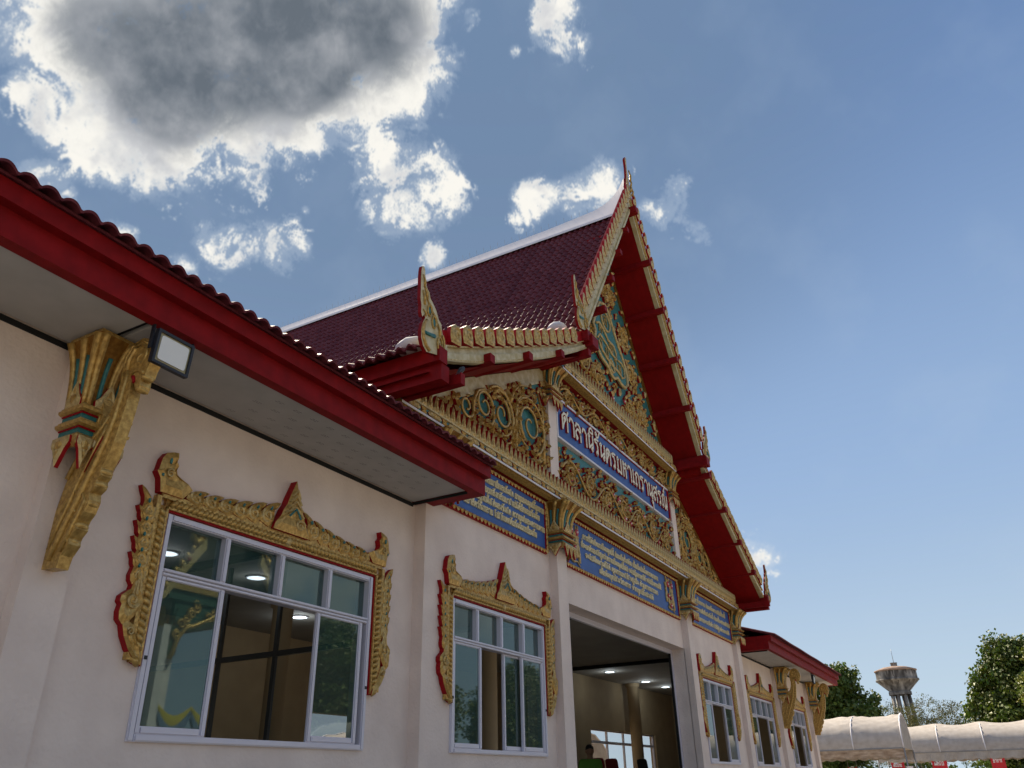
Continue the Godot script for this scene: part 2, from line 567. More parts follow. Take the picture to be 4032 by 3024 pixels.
# a wall slab facing +z with rectangular holes [x0, x1, y0, y1]; reveals are part of it
func slab(mb: MB, x0: float, x1: float, y0: float, y1: float, zb: float, zf: float, holes: Array, inner: Material = null) -> void:
	var front: Material = mb.order[0]
	var xs := [x0, x1]
	var ys := [y0, y1]
	for q in holes:
		xs.append(q[0]); xs.append(q[1]); ys.append(q[2]); ys.append(q[3])
	xs.sort()
	ys.sort()
	for i in xs.size() - 1:
		for j in ys.size() - 1:
			var a: float = xs[i]
			var b: float = xs[i + 1]
			var c: float = ys[j]
			var d: float = ys[j + 1]
			if b - a < 1e-4 or d - c < 1e-4:
				continue
			var mx := (a + b) / 2
			var my := (c + d) / 2
			var open := false
			for q in holes:
				if mx > q[0] and mx < q[1] and my > q[2] and my < q[3]:
					open = true
			if open:
				continue
			mb.use(front)
			mb.quad(Vector3(a, c, zf), Vector3(b, c, zf), Vector3(b, d, zf), Vector3(a, d, zf))
			if inner:
				mb.use(inner)
			mb.quad(Vector3(b, c, zb), Vector3(a, c, zb), Vector3(a, d, zb), Vector3(b, d, zb))
	mb.use(front)
	for q in holes:
		var a: float = q[0]
		var b: float = q[1]
		var c: float = q[2]
		var d: float = q[3]
		mb.quad(Vector3(a, c, zf), Vector3(a, d, zf), Vector3(a, d, zb), Vector3(a, c, zb))
		mb.quad(Vector3(b, d, zf), Vector3(b, c, zf), Vector3(b, c, zb), Vector3(b, d, zb))
		mb.quad(Vector3(a, d, zf), Vector3(b, d, zf), Vector3(b, d, zb), Vector3(a, d, zb))
		mb.quad(Vector3(b, c, zf), Vector3(a, c, zf), Vector3(a, c, zb), Vector3(b, c, zb))
	mb.quad(Vector3(x0, y0, zb), Vector3(x0, y0, zf), Vector3(x0, y1, zf), Vector3(x0, y1, zb))
	mb.quad(Vector3(x1, y0, zf), Vector3(x1, y0, zb), Vector3(x1, y1, zb), Vector3(x1, y1, zf))
	mb.quad(Vector3(x0, y1, zf), Vector3(x1, y1, zf), Vector3(x1, y1, zb), Vector3(x0, y1, zb))


const WIN_Y0 := 1.915
const WIN_Y1 := 3.44
const WINDOWS := [[4.85, 1.20, 0.0], [8.305, 1.075, 0.14], [17.2, 1.06, 0.14], [21.5, 1.20, 0.0], [25.7, 1.20, 0.0]]


func near_hole(i: int) -> Array:
	var w: Array = WINDOWS[i]
	return [w[0] - w[1] + 0.012, w[0] + w[1] - 0.012, WIN_Y0 + 0.03, WIN_Y1 - 0.012]


func make_walls() -> void:
	var W: Material = M.wall
	var mb := MB.new().use(W)
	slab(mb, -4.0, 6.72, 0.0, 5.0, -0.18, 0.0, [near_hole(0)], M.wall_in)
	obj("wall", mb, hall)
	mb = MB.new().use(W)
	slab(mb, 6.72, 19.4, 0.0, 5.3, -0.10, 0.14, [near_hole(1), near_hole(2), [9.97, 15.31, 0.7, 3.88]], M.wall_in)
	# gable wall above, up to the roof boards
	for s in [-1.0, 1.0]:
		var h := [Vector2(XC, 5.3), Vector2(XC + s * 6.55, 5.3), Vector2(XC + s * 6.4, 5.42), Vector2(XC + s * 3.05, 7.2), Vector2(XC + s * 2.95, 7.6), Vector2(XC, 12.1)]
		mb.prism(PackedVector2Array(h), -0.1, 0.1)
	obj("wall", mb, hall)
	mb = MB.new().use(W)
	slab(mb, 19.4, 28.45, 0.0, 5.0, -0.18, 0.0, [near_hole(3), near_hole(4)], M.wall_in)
	obj("wall", mb, hall)
	# side and rear walls of the rooms behind
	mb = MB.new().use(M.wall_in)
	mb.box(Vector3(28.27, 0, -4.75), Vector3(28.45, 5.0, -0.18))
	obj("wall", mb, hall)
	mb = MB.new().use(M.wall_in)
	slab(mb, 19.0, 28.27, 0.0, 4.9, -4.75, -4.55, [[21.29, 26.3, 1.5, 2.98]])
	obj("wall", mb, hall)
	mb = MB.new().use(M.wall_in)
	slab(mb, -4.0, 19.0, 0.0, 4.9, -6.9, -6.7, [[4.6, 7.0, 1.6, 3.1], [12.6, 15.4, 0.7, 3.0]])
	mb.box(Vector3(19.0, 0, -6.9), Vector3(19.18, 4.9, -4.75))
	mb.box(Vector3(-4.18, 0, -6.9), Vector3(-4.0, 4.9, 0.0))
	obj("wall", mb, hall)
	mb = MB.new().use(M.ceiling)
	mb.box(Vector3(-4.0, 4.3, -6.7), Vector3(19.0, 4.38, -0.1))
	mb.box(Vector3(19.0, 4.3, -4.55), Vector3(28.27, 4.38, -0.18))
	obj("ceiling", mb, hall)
	for x in [7.0, 13.0, 19.4]:
		mb = MB.new().use(M.gap)
		mb.box(Vector3(x - 0.05, 4.22, -4.5), Vector3(x + 0.05, 4.298, -0.25))
		obj("ceiling_trim", mb, hall)
	mb = MB.new().use(M.floor)
	mb.box(Vector3(-4.0, 0.0, -6.7), Vector3(28.27, 0.7, -0.19))
	obj("floor", mb, hall)
	mb = MB.new().use(M.floor)
	mb.box(Vector3(10.6, 0.7, -6.0), Vector3(22.2, 1.30, -2.2))
	obj("stage", mb, hall)
	for p in [[9.35, -4.4, 0.16], [11.56, -2.0, 0.17], [23.87, -4.25, 0.17]]:
		mb = MB.new().use(M.wall_in, true)
		mb.lathe(Vector3(p[0], 0.7, p[1]), [Vector2(p[2], 0), Vector2(p[2], 3.5), Vector2(p[2] + 0.04, 3.5), Vector2(p[2] + 0.04, 3.6)], 20)
		obj("column", mb, hall)
	# dark aluminium partition between the side room and the hall
	mb = MB.new().use(M.alu_dark)
	mb.box(Vector3(7.175, 3.04, -6.6), Vector3(7.225, 3.10, -0.2))
	for z in [-6.6, -4.9, -3.28, -2.34]:
		mb.box(Vector3(7.18, 0.7, z), Vector3(7.22, 4.22, z + 0.05))
	obj("partition_frame", mb, hall)
	# rear windows
	for r in [[21.29, 26.3, 1.5, 2.98, -4.65, 4], [4.6, 7.0, 1.6, 3.1, -6.8, 3]]:
		mb = MB.new().use(M.alu)
		var n: int = r[5]
		mb.box(Vector3(r[0], r[2], r[4] - 0.03), Vector3(r[1], r[2] + 0.05, r[4] + 0.03))
		mb.box(Vector3(r[0], r[3] - 0.04, r[4] - 0.03), Vector3(r[1], r[3], r[4] + 0.03))
		mb.box(Vector3(r[0], r[3] - 0.36, r[4] - 0.03), Vector3(r[1], r[3] - 0.29, r[4] + 0.03))
		for k in n + 1:
			var x: float = lerpf(r[0], r[1] - 0.05, float(k) / n)
			mb.box(Vector3(x, r[2] + 0.05, r[4] - 0.029), Vector3(x + 0.05, r[3] - 0.04, r[4] + 0.029))
		var o := obj("window", mb, hall)
		for k in n:
			mb = MB.new().use(M.glass_clear)
			var x: float = lerpf(r[0], r[1] - 0.05, float(k) / n)
			var x2: float = lerpf(r[0], r[1] - 0.05, float(k + 1) / n)
			mb.quad(Vector3(x, r[2], r[4]), Vector3(x2, r[2], r[4]), Vector3(x2, r[3], r[4]), Vector3(x, r[3], r[4]))
			obj("pane", mb, o)
	# pilasters of the front
	for p in [[2.68, 2.97, 0.0, 0.10, 0.0, 4.34], [23.26, 23.56, 0.0, 0.10, 0.0, 4.34], [27.62, 27.95, 0.0, 0.10, 0.0, 4.34], [9.67, 9.97, 0.14, 0.26, 0.0, 4.6], [15.31, 15.63, 0.14, 0.26, 0.0, 4.6], [18.96, 19.28, 0.14, 0.24, 0.0, 4.6]]:
		mb = MB.new().use(W)
		mb.box(Vector3(p[0], p[4], p[2] - 0.01), Vector3(p[1], p[5], p[3]))
		obj("pilaster", mb, hall)
	for p in [[9.735, 10.005], [15.31, 15.58]]:
		mb = MB.new().use(W)
		mb.box(Vector3(p[0], 5.3, 0.09), Vector3(p[1], 7.4, 0.2))
		obj("pilaster", mb, hall)
	# door track
	mb = MB.new().use(M.alu)
	mb.box(Vector3(9.97, 3.80, -0.16), Vector3(15.31, 3.878, -0.102))
	mb.box(Vector3(15.22, 0.7, -0.16), Vector3(15.31, 3.80, -0.102))
	mb.box(Vector3(9.97, 0.7, -0.16), Vector3(10.03, 3.80, -0.102))
	mb.use(M.gap)
	mb.box(Vector3(15.19, 0.7, -0.15), Vector3(15.218, 3.80, -0.11))
	obj("door_frame", mb, hall)


func bar(mb: MB, x0: float, x1: float, y0: float, y1: float, z0: float, z1: float) -> void:
	# aluminium section with a small step on its face, so that it catches light like an extrusion
	mb.box(Vector3(x0, y0, z0), Vector3(x1, y1, z1 - 0.012))
	var i := minf(x1 - x0, y1 - y0) * 0.18
	mb.box(Vector3(x0 + i, y0 + i, z1 - 0.012), Vector3(x1 - i, y1 - i, z1))


func pane(parent: Node3D, x0: float, x1: float, y0: float, y1: float, z: float) -> void:
	var mb := MB.new().use(M.glass)
	mb.quad(Vector3(x0, y0, z), Vector3(x1, y0, z), Vector3(x1, y1, z), Vector3(x0, y1, z))
	obj("pane", mb, parent)


func make_window(cx: float, hw: float, zf: float, sashes: Array) -> void:
	var x0 := cx - hw
	var x1 := cx + hw
	var mb := MB.new().use(M.alu)
	bar(mb, x0, x0 + 0.05, WIN_Y0, WIN_Y1, zf - 0.10, zf + 0.015)
	bar(mb, x1 - 0.05, x1, WIN_Y0, WIN_Y1, zf - 0.10, zf + 0.015)
	bar(mb, x0 + 0.05, x1 - 0.05, WIN_Y1 - 0.05, WIN_Y1, zf - 0.10, zf + 0.012)
	bar(mb, x0 + 0.05, x1 - 0.05, WIN_Y0, WIN_Y0 + 0.045, zf - 0.10, zf + 0.022)
	bar(mb, x0 + 0.05, x1 - 0.05, 3.022, 3.046, zf - 0.09, zf + 0.016)
	bar(mb, x0 + 0.05, x1 - 0.05, 2.997, 3.020, zf - 0.09, zf + 0.008)
	var w := hw * 2
	for k in [1, 2, 3]:
		var x: float = x0 + w * k / 4.0
		bar(mb, x - 0.024, x + 0.024, 3.046, WIN_Y1 - 0.05, zf - 0.085, zf + 0.010)
	# rubber locks and small screws of the side rails
	mb.use(M.rubber)
	mb.box(Vector3(x1 - 0.038, 2.42, zf + 0.015), Vector3(x1 - 0.016, 2.445, zf + 0.021))
	mb.box(Vector3(x0 + 0.016, 2.42, zf + 0.015), Vector3(x0 + 0.038, 2.445, zf + 0.021))
	var o := obj("window", mb, hall)
	for k in 4:
		pane(o, x0 + w * k / 4.0 + 0.02, x0 + w * (k + 1) / 4.0 - 0.02, 3.04, WIN_Y1 - 0.045, zf - 0.055)
	for s in sashes:
		var a: float = s[0]
		var b: float = s[1]
		var z: float = zf - s[2]
		mb = MB.new().use(M.alu)
		bar(mb, a, a + 0.045, 1.962, 2.996, z - 0.03, z)
		bar(mb, b - 0.05, b, 1.962, 2.996, z - 0.03, z)
		bar(mb, a + 0.045, b - 0.05, 1.962, 2.012, z - 0.03, z - 0.002)
		bar(mb, a + 0.045, b - 0.05, 2.972, 2.996, z - 0.03, z - 0.002)
		var q := obj("sash", mb, o)
		pane(q, a + 0.04, b - 0.045, 2.005, 2.98, z - 0.016)


const KRANOK := "-.30 0;.30 0;.42 .14;.44 .30;.37 .44;.31 .56;.33 .70;.44 .86;.50 1.0;.30 .93;.10 .80;-.08 .62;-.20 .44;-.30 .24"
const CREST := "-.46 0;.46 0;.48 .22;.30 .42;.20 .62;.10 .82;0 1;-.10 .82;-.20 .62;-.30 .42;-.48 .22"
const SPIRE := "-.5 0;.5 0;.46 .12;.34 .26;.28 .40;.20 .52;.15 .66;.06 .86;0 1;-.06 .86;-.15 .66;-.20 .52;-.28 .40;-.34 .26;-.46 .12"
const FLAME := "0 .08;.20 0;.34 .12;.38 .34;.34 .54;.42 .62;.40 .78;.24 .92;.12 1.0;.06 1.24;-.02 1.5;-.10 1.64;-.16 1.44;-.14 1.2;-.16 1.08;-.34 .94;-.40 .72;-.36 .52;-.22 .40;-.16 .28"


func curl(mb: MB, c: Vector2, r: float, a0: float, turns: float, z: float, t: float) -> void:
	var pts := PackedVector3Array()
	var n := int(10 * turns) + 3
	for i in n:
		var f := float(i) / (n - 1)
		var a := a0 + f * turns * TAU
		var rr := r * (1.0 - 0.82 * f)
		pts.append(Vector3(c.x + cos(a) * rr, c.y + sin(a) * rr, z))
	mb.tube(pts, t, t * 0.55, 4, false)


func leaf_mesh(outline: String, w: float, h: float, depth: float, gem := true, front := "gold", cr := 0.23, ct := 0.035) -> ArrayMesh:
	var p := scaled(pv(outline), w, h)
	var mb := MB.new()
	mb.carve(p, depth, M[front], M.red_edge)
	mb.use(M.gold_pale)
	curl(mb, Vector2(0.05 * w, (0.30 if cr < 0.3 else 0.46) * h), cr * w, 2.6, 1.4, depth * 1.2, ct * w)
	if gem:
		mb.use(M.teal)
		mb.ball(Vector3(0.10 * w, 0.60 * h, depth * 1.2), Vector3(0.07 * w, 0.085 * h, depth * 0.25), 6)
	return mb.commit()


func make_leaves() -> void:
	leaf_a = leaf_mesh(KRANOK, 1, 1, 0.30, true, "gold", 0.26, 0.055)
	leaf_c = leaf_mesh("-.44 0;.40 0;.48 .25;.50 .55;.46 .85;.36 1.02;.20 .97;.02 1.0;-.16 .90;-.34 .80;-.44 .55;-.48 .3", 1, 1, 0.26, false, "gold", 0.38, 0.085)
	leaf_b = leaf_mesh(KRANOK, 1, 1, 0.26, false, "gold_pale")
	var mb := MB.new()
	mb.carve(scaled(pv(CREST), 0.112, 0.22), 0.045, M.gold_pale, M.red_edge, 0.6, 0.5)
	mb.use(M.gold)
	mb.ball(Vector3(0, 0.06, 0.055), Vector3(0.026, 0.04, 0.022), 6)
	mb.ball(Vector3(0, 0.13, 0.05), Vector3(0.014, 0.045, 0.018), 6)
	leaf_crest = mb.commit()
	mb = MB.new()
	var p := scaled(pv(SPIRE), 0.40, 0.50)
	mb.carve(p, 0.075, M.gold, M.red_edge, 0.7, 0.25)
	mb.use(M.gold_pale)
	for s in [-1.0, 1.0]:
		curl(mb, Vector2(0.075 * s, 0.085), 0.055, 1.57 - 1.2 * s, 1.4 * s, 0.092, 0.011)
		for k in 4:
			var y := 0.17 + 0.055 * k
			var hw := 0.105 - 0.02 * k
			mb.tube(PackedVector3Array([Vector3(s * hw, y, 0.088), Vector3(s * hw * 0.5, y + 0.03, 0.1), Vector3(0, y + 0.075, 0.1)]), 0.011, 0.008, 4, false)
	mb.use(M.teal)
	for s in [-1.0, 1.0]:
		mb.tube(PackedVector3Array([Vector3(s * 0.062, 0.145, 0.1), Vector3(0, 0.225, 0.106)]), 0.009, 0.007, 4)
	spire_leaf = mb.commit()
	mb = MB.new()
	mb.carve(scaled(pv(FLAME), 0.22, 0.23), 0.06, M.gold, M.red_edge, 0.72, 0.3)
	mb.use(M.gold_pale)
	curl(mb, Vector2(0.0, 0.16), 0.05, 3.6, 1.3, 0.075, 0.011)
	for k in 3:
		mb.tube(PackedVector3Array([Vector3(-0.05 + 0.03 * k, 0.20, 0.07), Vector3(-0.035 + 0.02 * k, 0.27, 0.075), Vector3(-0.024, 0.34, 0.068)]), 0.010, 0.005, 4, false)
	side_flame = mb.commit()


func make_surround(cx: float, hw: float, zf: float) -> void:
	var y1 := WIN_Y1
	var yb := 2.372
	var z0 := zf + 0.002
	var mb := MB.new().use(M.red_edge)
	var a := hw + 0.002
	# red liner, flat gold strips either side of the rope moulding
	for s in [-1.0, 1.0]:
		var e := [a, a + 0.014, a + 0.034, a + 0.092, a + 0.128]
		var zz := [0.030, 0.046, 0.030, 0.052]
		for k in 4:
			mb.use([M.red_edge, M.gold, M.gold_dark, M.gold][k])
			var xa: float = cx + s * e[k]
			var xb: float = cx + s * e[k + 1]
			mb.box(Vector3(minf(xa, xb), yb + 0.01 * k, z0), Vector3(maxf(xa, xb), y1 + 0.004 + e[k] - a, zf + zz[k]))
	for k in 4:
		var e := [0.004, 0.018, 0.036, 0.088, 0.122]
		var zz := [0.030, 0.046, 0.030, 0.052]
		mb.use([M.red_edge, M.gold, M.gold_dark, M.gold][k])
		var xo: float = a + e[k]
		mb.box(Vector3(cx - xo, y1 + e[k], z0), Vector3(cx + xo, y1 + e[k + 1], zf + zz[k] - 0.001))
	var o := obj("window_surround", mb, hall)
	# rope moulding: overlapping scales, turning at the middle of the top
	mb = MB.new().use(M.gold, true)
	var n := int(a * 2 / 0.047)
	for i in n:
		var x := cx - a + (i + 0.5) * a * 2 / n
		var s := 1.0 if x < cx else -1.0
		mb.tube(PackedVector3Array([Vector3(x - s * 0.016, y1 + 0.040, zf + 0.032), Vector3(x, y1 + 0.062, zf + 0.050), Vector3(x + s * 0.018, y1 + 0.086, zf + 0.032)]), 0.021, 0.027, 6)
	n = int((y1 - yb) / 0.047)
	for i in n:
		var y := yb + (i + 0.5) * (y1 - yb) / n
		for s in [-1.0, 1.0]:
			var x: float = cx + s * (a + 0.063)
			mb.tube(PackedVector3Array([Vector3(x - s * 0.026, y - 0.018, zf + 0.032), Vector3(x, y, zf + 0.050), Vector3(x + s * 0.024, y + 0.018, zf + 0.032)]), 0.021, 0.026, 6)
	obj("rope_moulding", mb, o)
	mb = MB.new()
	mb.at(Transform3D(Basis(), Vector3(cx, y1 + 0.062, zf + 0.03))).use(M.gold_pale, true)
	mb.ball(Vector3.ZERO, Vector3(0.04, 0.045, 0.05), 8)
	obj("rosette", mb, o)
	# bed under the leaves
	mb = MB.new().use(M.gold)
	var bed := PackedVector2Array()
	for i in 21:
		var f := i / 10.0 - 1.0
		bed.append(Vector2(cx + f * (a + 0.10), y1 + 0.125 + 0.055 * pow(1.0 - absf(f), 2.0)))
	bed.append(Vector2(cx + a + 0.10, y1 + 0.110))
	bed.append(Vector2(cx - a - 0.10, y1 + 0.110))
	mb.prism(bed, z0, zf + 0.046, M.red_edge)
	obj("leaf_bed", mb, o)
	# crest leaves grow towards the spire in the middle and lean away from it at their tips
	var k := 0
	var cnt := 6
	for s in [-1.0, 1.0]:
		for i in cnt:
			var f := (i + 0.5) / cnt
			var x: float = cx + s * lerpf(a - 0.10, 0.24, f)
			var h := lerpf(0.15, 0.275, pow(f, 1.8))
			var wd := (a - 0.30) / cnt * 1.42
			var yy := y1 + 0.115 + 0.04 * f * f
			placed("leaf", leaf_a, o, Transform3D(Basis(Vector3(0, 0, 1), 0.30 * s) * Basis.from_scale(Vector3(-s * wd, h, 0.17)), Vector3(x, yy, z0)))
	placed("spire_leaf", spire_leaf, o, Transform3D(Basis.from_scale(Vector3(1.08, 0.95, 1)), Vector3(cx, y1 + 0.125, z0)))
	# corner finials
	for s in [-1.0, 1.0]:
		mb = MB.new()
		mb.at(Transform3D(Basis.from_scale(Vector3(-s, 1, 1)), Vector3(cx + s * (a + 0.125), y1 + 0.118, z0)))
		mb.carve(pv("0 0;.20 .0;.275 .085;.20 .11;.12 .14;.10 .19;.115 .24;.085 .275;.10 .33;.055 .322;0 .30;-.03 .25;-.045 .16;-.055 .145;-.02 .10"), 0.06, M.gold, M.red_edge, 0.7, 0.3)
		mb.use(M.gold_pale, true)
		curl(mb, Vector2(0.05, 0.15), 0.035, 1.0, 1.3, 0.076, 0.009)
		mb.use(M.teal, true)
		mb.ball(Vector3(0.035, 0.245, 0.074), Vector3(0.014, 0.03, 0.01), 6)
		mb.ball(Vector3(-0.01, 0.125, 0.07), Vector3(0.014, 0.014, 0.01), 6)
		obj("corner_finial", mb, o)
		# side leaves, flame and foot
		for i in 5:
			var y := y1 + 0.085 - 0.205 - i * 0.110
			placed("leaf", leaf_a, o, Transform3D(Basis(Vector3(0, 0, 1), -0.10 * s) * Basis.from_scale(Vector3(s * 0.165, 0.26 if i == 0 else 0.225, 0.15)), Vector3(cx + s * (a + 0.160 - 0.004 * i), y, z0)))
		placed("side_flame", side_flame, o, Transform3D(Basis.from_scale(Vector3(s, 1.02, 0.9)), Vector3(cx + s * (a + 0.175), 2.612, z0)))
		mb = MB.new()
		mb.at(Transform3D(Basis.from_scale(Vector3(s, 1, 1)), Vector3(cx + s * (a + 0.02), 2.372, z0)))
		mb.carve(pv("0 0;.05 .015;.12 .09;.17 .17;.195 .24;.17 .275;.115 .25;.07 .15;.03 .09"), 0.055, M.gold, M.red_edge, 0.7, 0.3)
		mb.use(M.gold_pale, true)
		curl(mb, Vector2(0.135, 0.20), 0.03, 0.3, 1.2, 0.07, 0.009)
		obj("foot_leaf", mb, o)


# square "lotus" capital: pendant leaves, two moulded rings with blue-green necks, a body that flares to the top
func capital(parent: Node3D, cx: float, zb: float, hw: float, dp: float, y0: float, y1: float) -> void:
	var h := y1 - y0
	var mb := MB.new().use(M.gold)
	var Y := func(t: float) -> float: return y0 + h * t
	mb.stack(cx, zb, [[Y.call(0.14), hw * 1.0, dp * 1.0], [Y.call(0.16), hw * 1.18, dp * 1.18], [Y.call(0.22), hw * 1.18, dp * 1.18], [Y.call(0.25), hw * 1.02, dp * 1.02]])
	for t in [0.25, 0.36]:
		mb.use(M.teal)
		mb.stack(cx, zb, [[Y.call(t), hw * 1.0, dp * 1.0], [Y.call(t + 0.035), hw * 1.0, dp * 1.0]])
		mb.use(M.red_edge)
		mb.stack(cx, zb, [[Y.call(t + 0.035), hw * 1.03, dp * 1.03], [Y.call(t + 0.045), hw * 1.08, dp * 1.08]])
		mb.use(M.gold)
		mb.stack(cx, zb, [[Y.call(t + 0.045), hw * 1.10, dp * 1.10], [Y.call(t + 0.055), hw * 1.24, dp * 1.24], [Y.call(t + 0.075), hw * 1.26, dp * 1.26], [Y.call(t + 0.08), hw * 1.16, dp * 1.16], [Y.call(t + 0.10), hw * 1.14, dp * 1.14], [Y.call(t + 0.11), hw * 1.0, dp * 1.0]])
	mb.use(M.gold_dark)
	var body := []
	for i in 9:
		var t := i / 8.0
		body.append([Y.call(0.47 + 0.50 * t), hw * (0.93 + 0.04 * sin(t * 3.0) + 0.62 * pow(t, 3.2)), dp * (0.93 + 0.04 * sin(t * 3.0) + 0.75 * pow(t, 3.2))])
	mb.stack(cx, zb, body)
	mb.use(M.gold)
	var last: Array = body[8]
	mb.stack(cx, zb, [last, [Y.call(1.0), last[1] * 0.98, last[2] * 0.98]])
	mb.box(Vector3(cx - last[1] * 0.97, Y.call(0.985), zb), Vector3(cx + last[1] * 0.97, Y.call(0.999), zb + last[2] * 0.97))
	var o := obj("capital", mb, parent)
	# ribs: gold with teal flutes between, three faces
	for face in 3:
		for k in 5:
			var f := (k - 2) / 2.0 * 0.86
			var pts := PackedVector3Array()
			for i in 9:
				var b: Array = body[i]
				if face == 0:
					pts.append(Vector3(cx + f * b[1], b[0], zb + b[2] + 0.004))
				else:
					var s := -1.0 if face == 1 else 1.0
					pts.append(Vector3(cx + s * (b[1] + 0.004), b[0], zb + b[2] * (0.5 + f * 0.5)))
			mb = MB.new()
			if k % 2 == 0:
				mb.use(M.gold, true)
				mb.tube(pts, hw * 0.12, hw * 0.20, 5)
			else:
				mb.use(M.teal, true)
				mb.tube(pts.slice(1, 7), hw * 0.10, hw * 0.12, 5)
			obj("rib" if k % 2 == 0 else "flute", mb, parent)
	# pendant leaves below and small triangles on the body
	for k in [-1.0, 0.0, 1.0]:
		placed("pendant_leaf", leaf_crest, parent, Transform3D(Basis(Vector3(0, 0, 1), PI) * Basis.from_scale(Vector3(hw * 0.78 / 0.112, h * 0.23 / 0.22, 0.6)), Vector3(cx + k * hw * 0.74, Y.call(0.215), zb + dp * 1.10)))
	for s in [-1.0, 1.0]:
		placed("pendant_leaf", leaf_crest, parent, Transform3D(Basis(Vector3(0, 1, 0), s * PI / 2) * Basis(Vector3(0, 0, 1), PI) * Basis.from_scale(Vector3(dp * 0.95 / 0.112, h * 0.22 / 0.22, 0.6)), Vector3(cx + s * hw * 1.10, Y.call(0.215), zb + dp * 0.55)))
	placed("lotus_leaf", leaf_crest, parent, Transform3D(Basis.from_scale(Vector3(hw * 1.25 / 0.112, h * 0.22 / 0.22, 0.5)), Vector3(cx, Y.call(0.46), zb + dp * 0.98)))
	for s in [-1.0, 1.0]:
		placed("lotus_leaf", leaf_crest, parent, Transform3D(Basis(Vector3(0, 1, 0), s * PI / 2) * Basis.from_scale(Vector3(dp * 0.8 / 0.112, h * 0.22 / 0.22, 0.5)), Vector3(cx + s * hw * 0.98, Y.call(0.46), zb + dp * 0.5)))


const NAGA := ".10 2.835;.245 2.825;.262 2.90;.315 2.96;.305 3.0;.355 3.05;.34 3.09;.395 3.15;.418 3.22;.405 3.27;.452 3.30;.447 3.345;.476 3.37;.47 3.42;.50 3.48;.535 3.58;.552 3.68;.572 3.80;.582 3.90;.575 3.985;.600 4.0;.625 3.93;.655 3.905;.672 3.94;.668 3.985;.70 4.0;.712 4.05;.738 4.10;.732 4.17;.705 4.235;.66 4.285;.60 4.305;.53 4.29;.485 4.24;.457 4.17;.452 4.08;.462 3.95;.448 3.86;.42 3.79;.385 3.745;.34 3.73;.355 3.80;.335 3.88;.296 3.98;.275 3.90;.235 3.85;.222 3.78;.245 3.71;.262 3.66;.22 3.60;.17 3.50;.13 3.36;.10 3.20"


func make_bracket(cx: float, hw: float) -> void:
	var root := Node3D.new()
	root.name = "eave_bracket"
	hall.add_child(root, true)
	root.position = -origin[hall]
	origin[root] = Vector3.ZERO
	capital(root, cx, 0.10, hw, 0.20, 3.43, 4.345)
	# the serpent is a carved plate standing out from the wall
	var mb := MB.new()
	mb.at(Transform3D(Basis(Vector3(0, 0, 1), Vector3(0, 1, 0), Vector3(-1, 0, 0)), Vector3(cx + 0.04, 0, 0)))
	mb.use(M.gold)
	mb.prism(pv(NAGA), 0.0, 0.08, M.gold)
	var o := obj("serpent", mb, root)
	mb = MB.new().use(M.gold, true)
	var mr := MB.new().use(M.red_edge, true)
	for s in [-1.0, 1.0]:
		var X: float = cx + s * 0.041
		var line := func(p: String, r: float, r2: float, m: MB) -> void:
			var q := PackedVector3Array()
			for v in pv(p):
				q.append(Vector3(X, v.y, v.x))
			m.tube(q, r, r2, 5)
		line.call(".155 2.88;.20 3.0;.25 3.12;.30 3.22;.34 3.32;.40 3.46;.455 3.60;.49 3.74;.51 3.88;.52 4.0;.52 4.08", 0.024, 0.020, mb)
		line.call(".13 2.95;.17 3.10;.22 3.22;.27 3.36;.33 3.50;.39 3.62;.43 3.72", 0.016, 0.014, mb)
		line.call(".25 2.92;.30 3.04;.345 3.14;.375 3.22;.345 3.27;.29 3.24;.285 3.18;.31 3.16", 0.016, 0.009, mb)
		line.call(".17 3.18;.20 3.26;.26 3.30;.30 3.28;.30 3.23", 0.014, 0.008, mb)
		line.call(".145 3.40;.20 3.52;.28 3.62;.36 3.68;.43 3.78", 0.020, 0.012, mb)
		line.call(".30 3.70;.27 3.76;.29 3.82;.325 3.80;.325 3.76;.30 3.755", 0.012, 0.007, mb)
		# head: rolled crest, eye and beak
		line.call(".52 4.08;.51 4.17;.55 4.24;.62 4.255;.675 4.215;.685 4.15;.65 4.105;.605 4.115;.595 4.16;.625 4.18", 0.020, 0.010, mb)
		line.call(".56 4.05;.60 4.06;.65 4.05;.69 4.02", 0.016, 0.010, mb)
		line.call(".475 4.12;.475 4.19;.515 4.265;.60 4.29;.69 4.23", 0.012, 0.008, mb)
		line.call(".22 3.05;.28 3.20;.33 3.30;.38 3.44;.44 3.56", 0.008, 0.006, mr)
		line.call(".30 3.42;.36 3.54;.42 3.64", 0.010, 0.006, mr)
		line.call(".585 4.02;.60 4.0;.61 3.97", 0.016, 0.012, mr)
	# belly scales stepping out of the front edge
	for p in [[0.30, 2.985], [0.348, 3.075], [0.405, 3.205], [0.448, 3.32], [0.473, 3.395], [0.655, 3.925], [0.69, 4.0]]:
		mb.ball(Vector3(cx, p[1], p[0] - 0.01), Vector3(0.052, 0.026, 0.028), 8)
	obj("carving", mb, root)
	obj("carving", mr, root)


# ---- moulding swept along x, from profile points (y, z) ----
func moulding(mb: MB, x0: float, x1: float, prof: Array, mats: Array) -> void:
	for i in prof.size() - 1:
		var a: Vector2 = prof[i]
		var b: Vector2 = prof[i + 1]
		mb.use(mats[i])
		mb.quad(Vector3(x0, a.x, a.y), Vector3(x1, a.x, a.y), Vector3(x1, b.x, b.y), Vector3(x0, b.x, b.y))
	for x in [x0, x1]:
		mb.use(M.gold)
		var c := Vector3(x, prof[0].x, prof[prof.size() - 1].y)
		for i in prof.size() - 1:
			mb.tri(c, Vector3(x, prof[i].x, prof[i].y), Vector3(x, prof[i + 1].x, prof[i + 1].y))


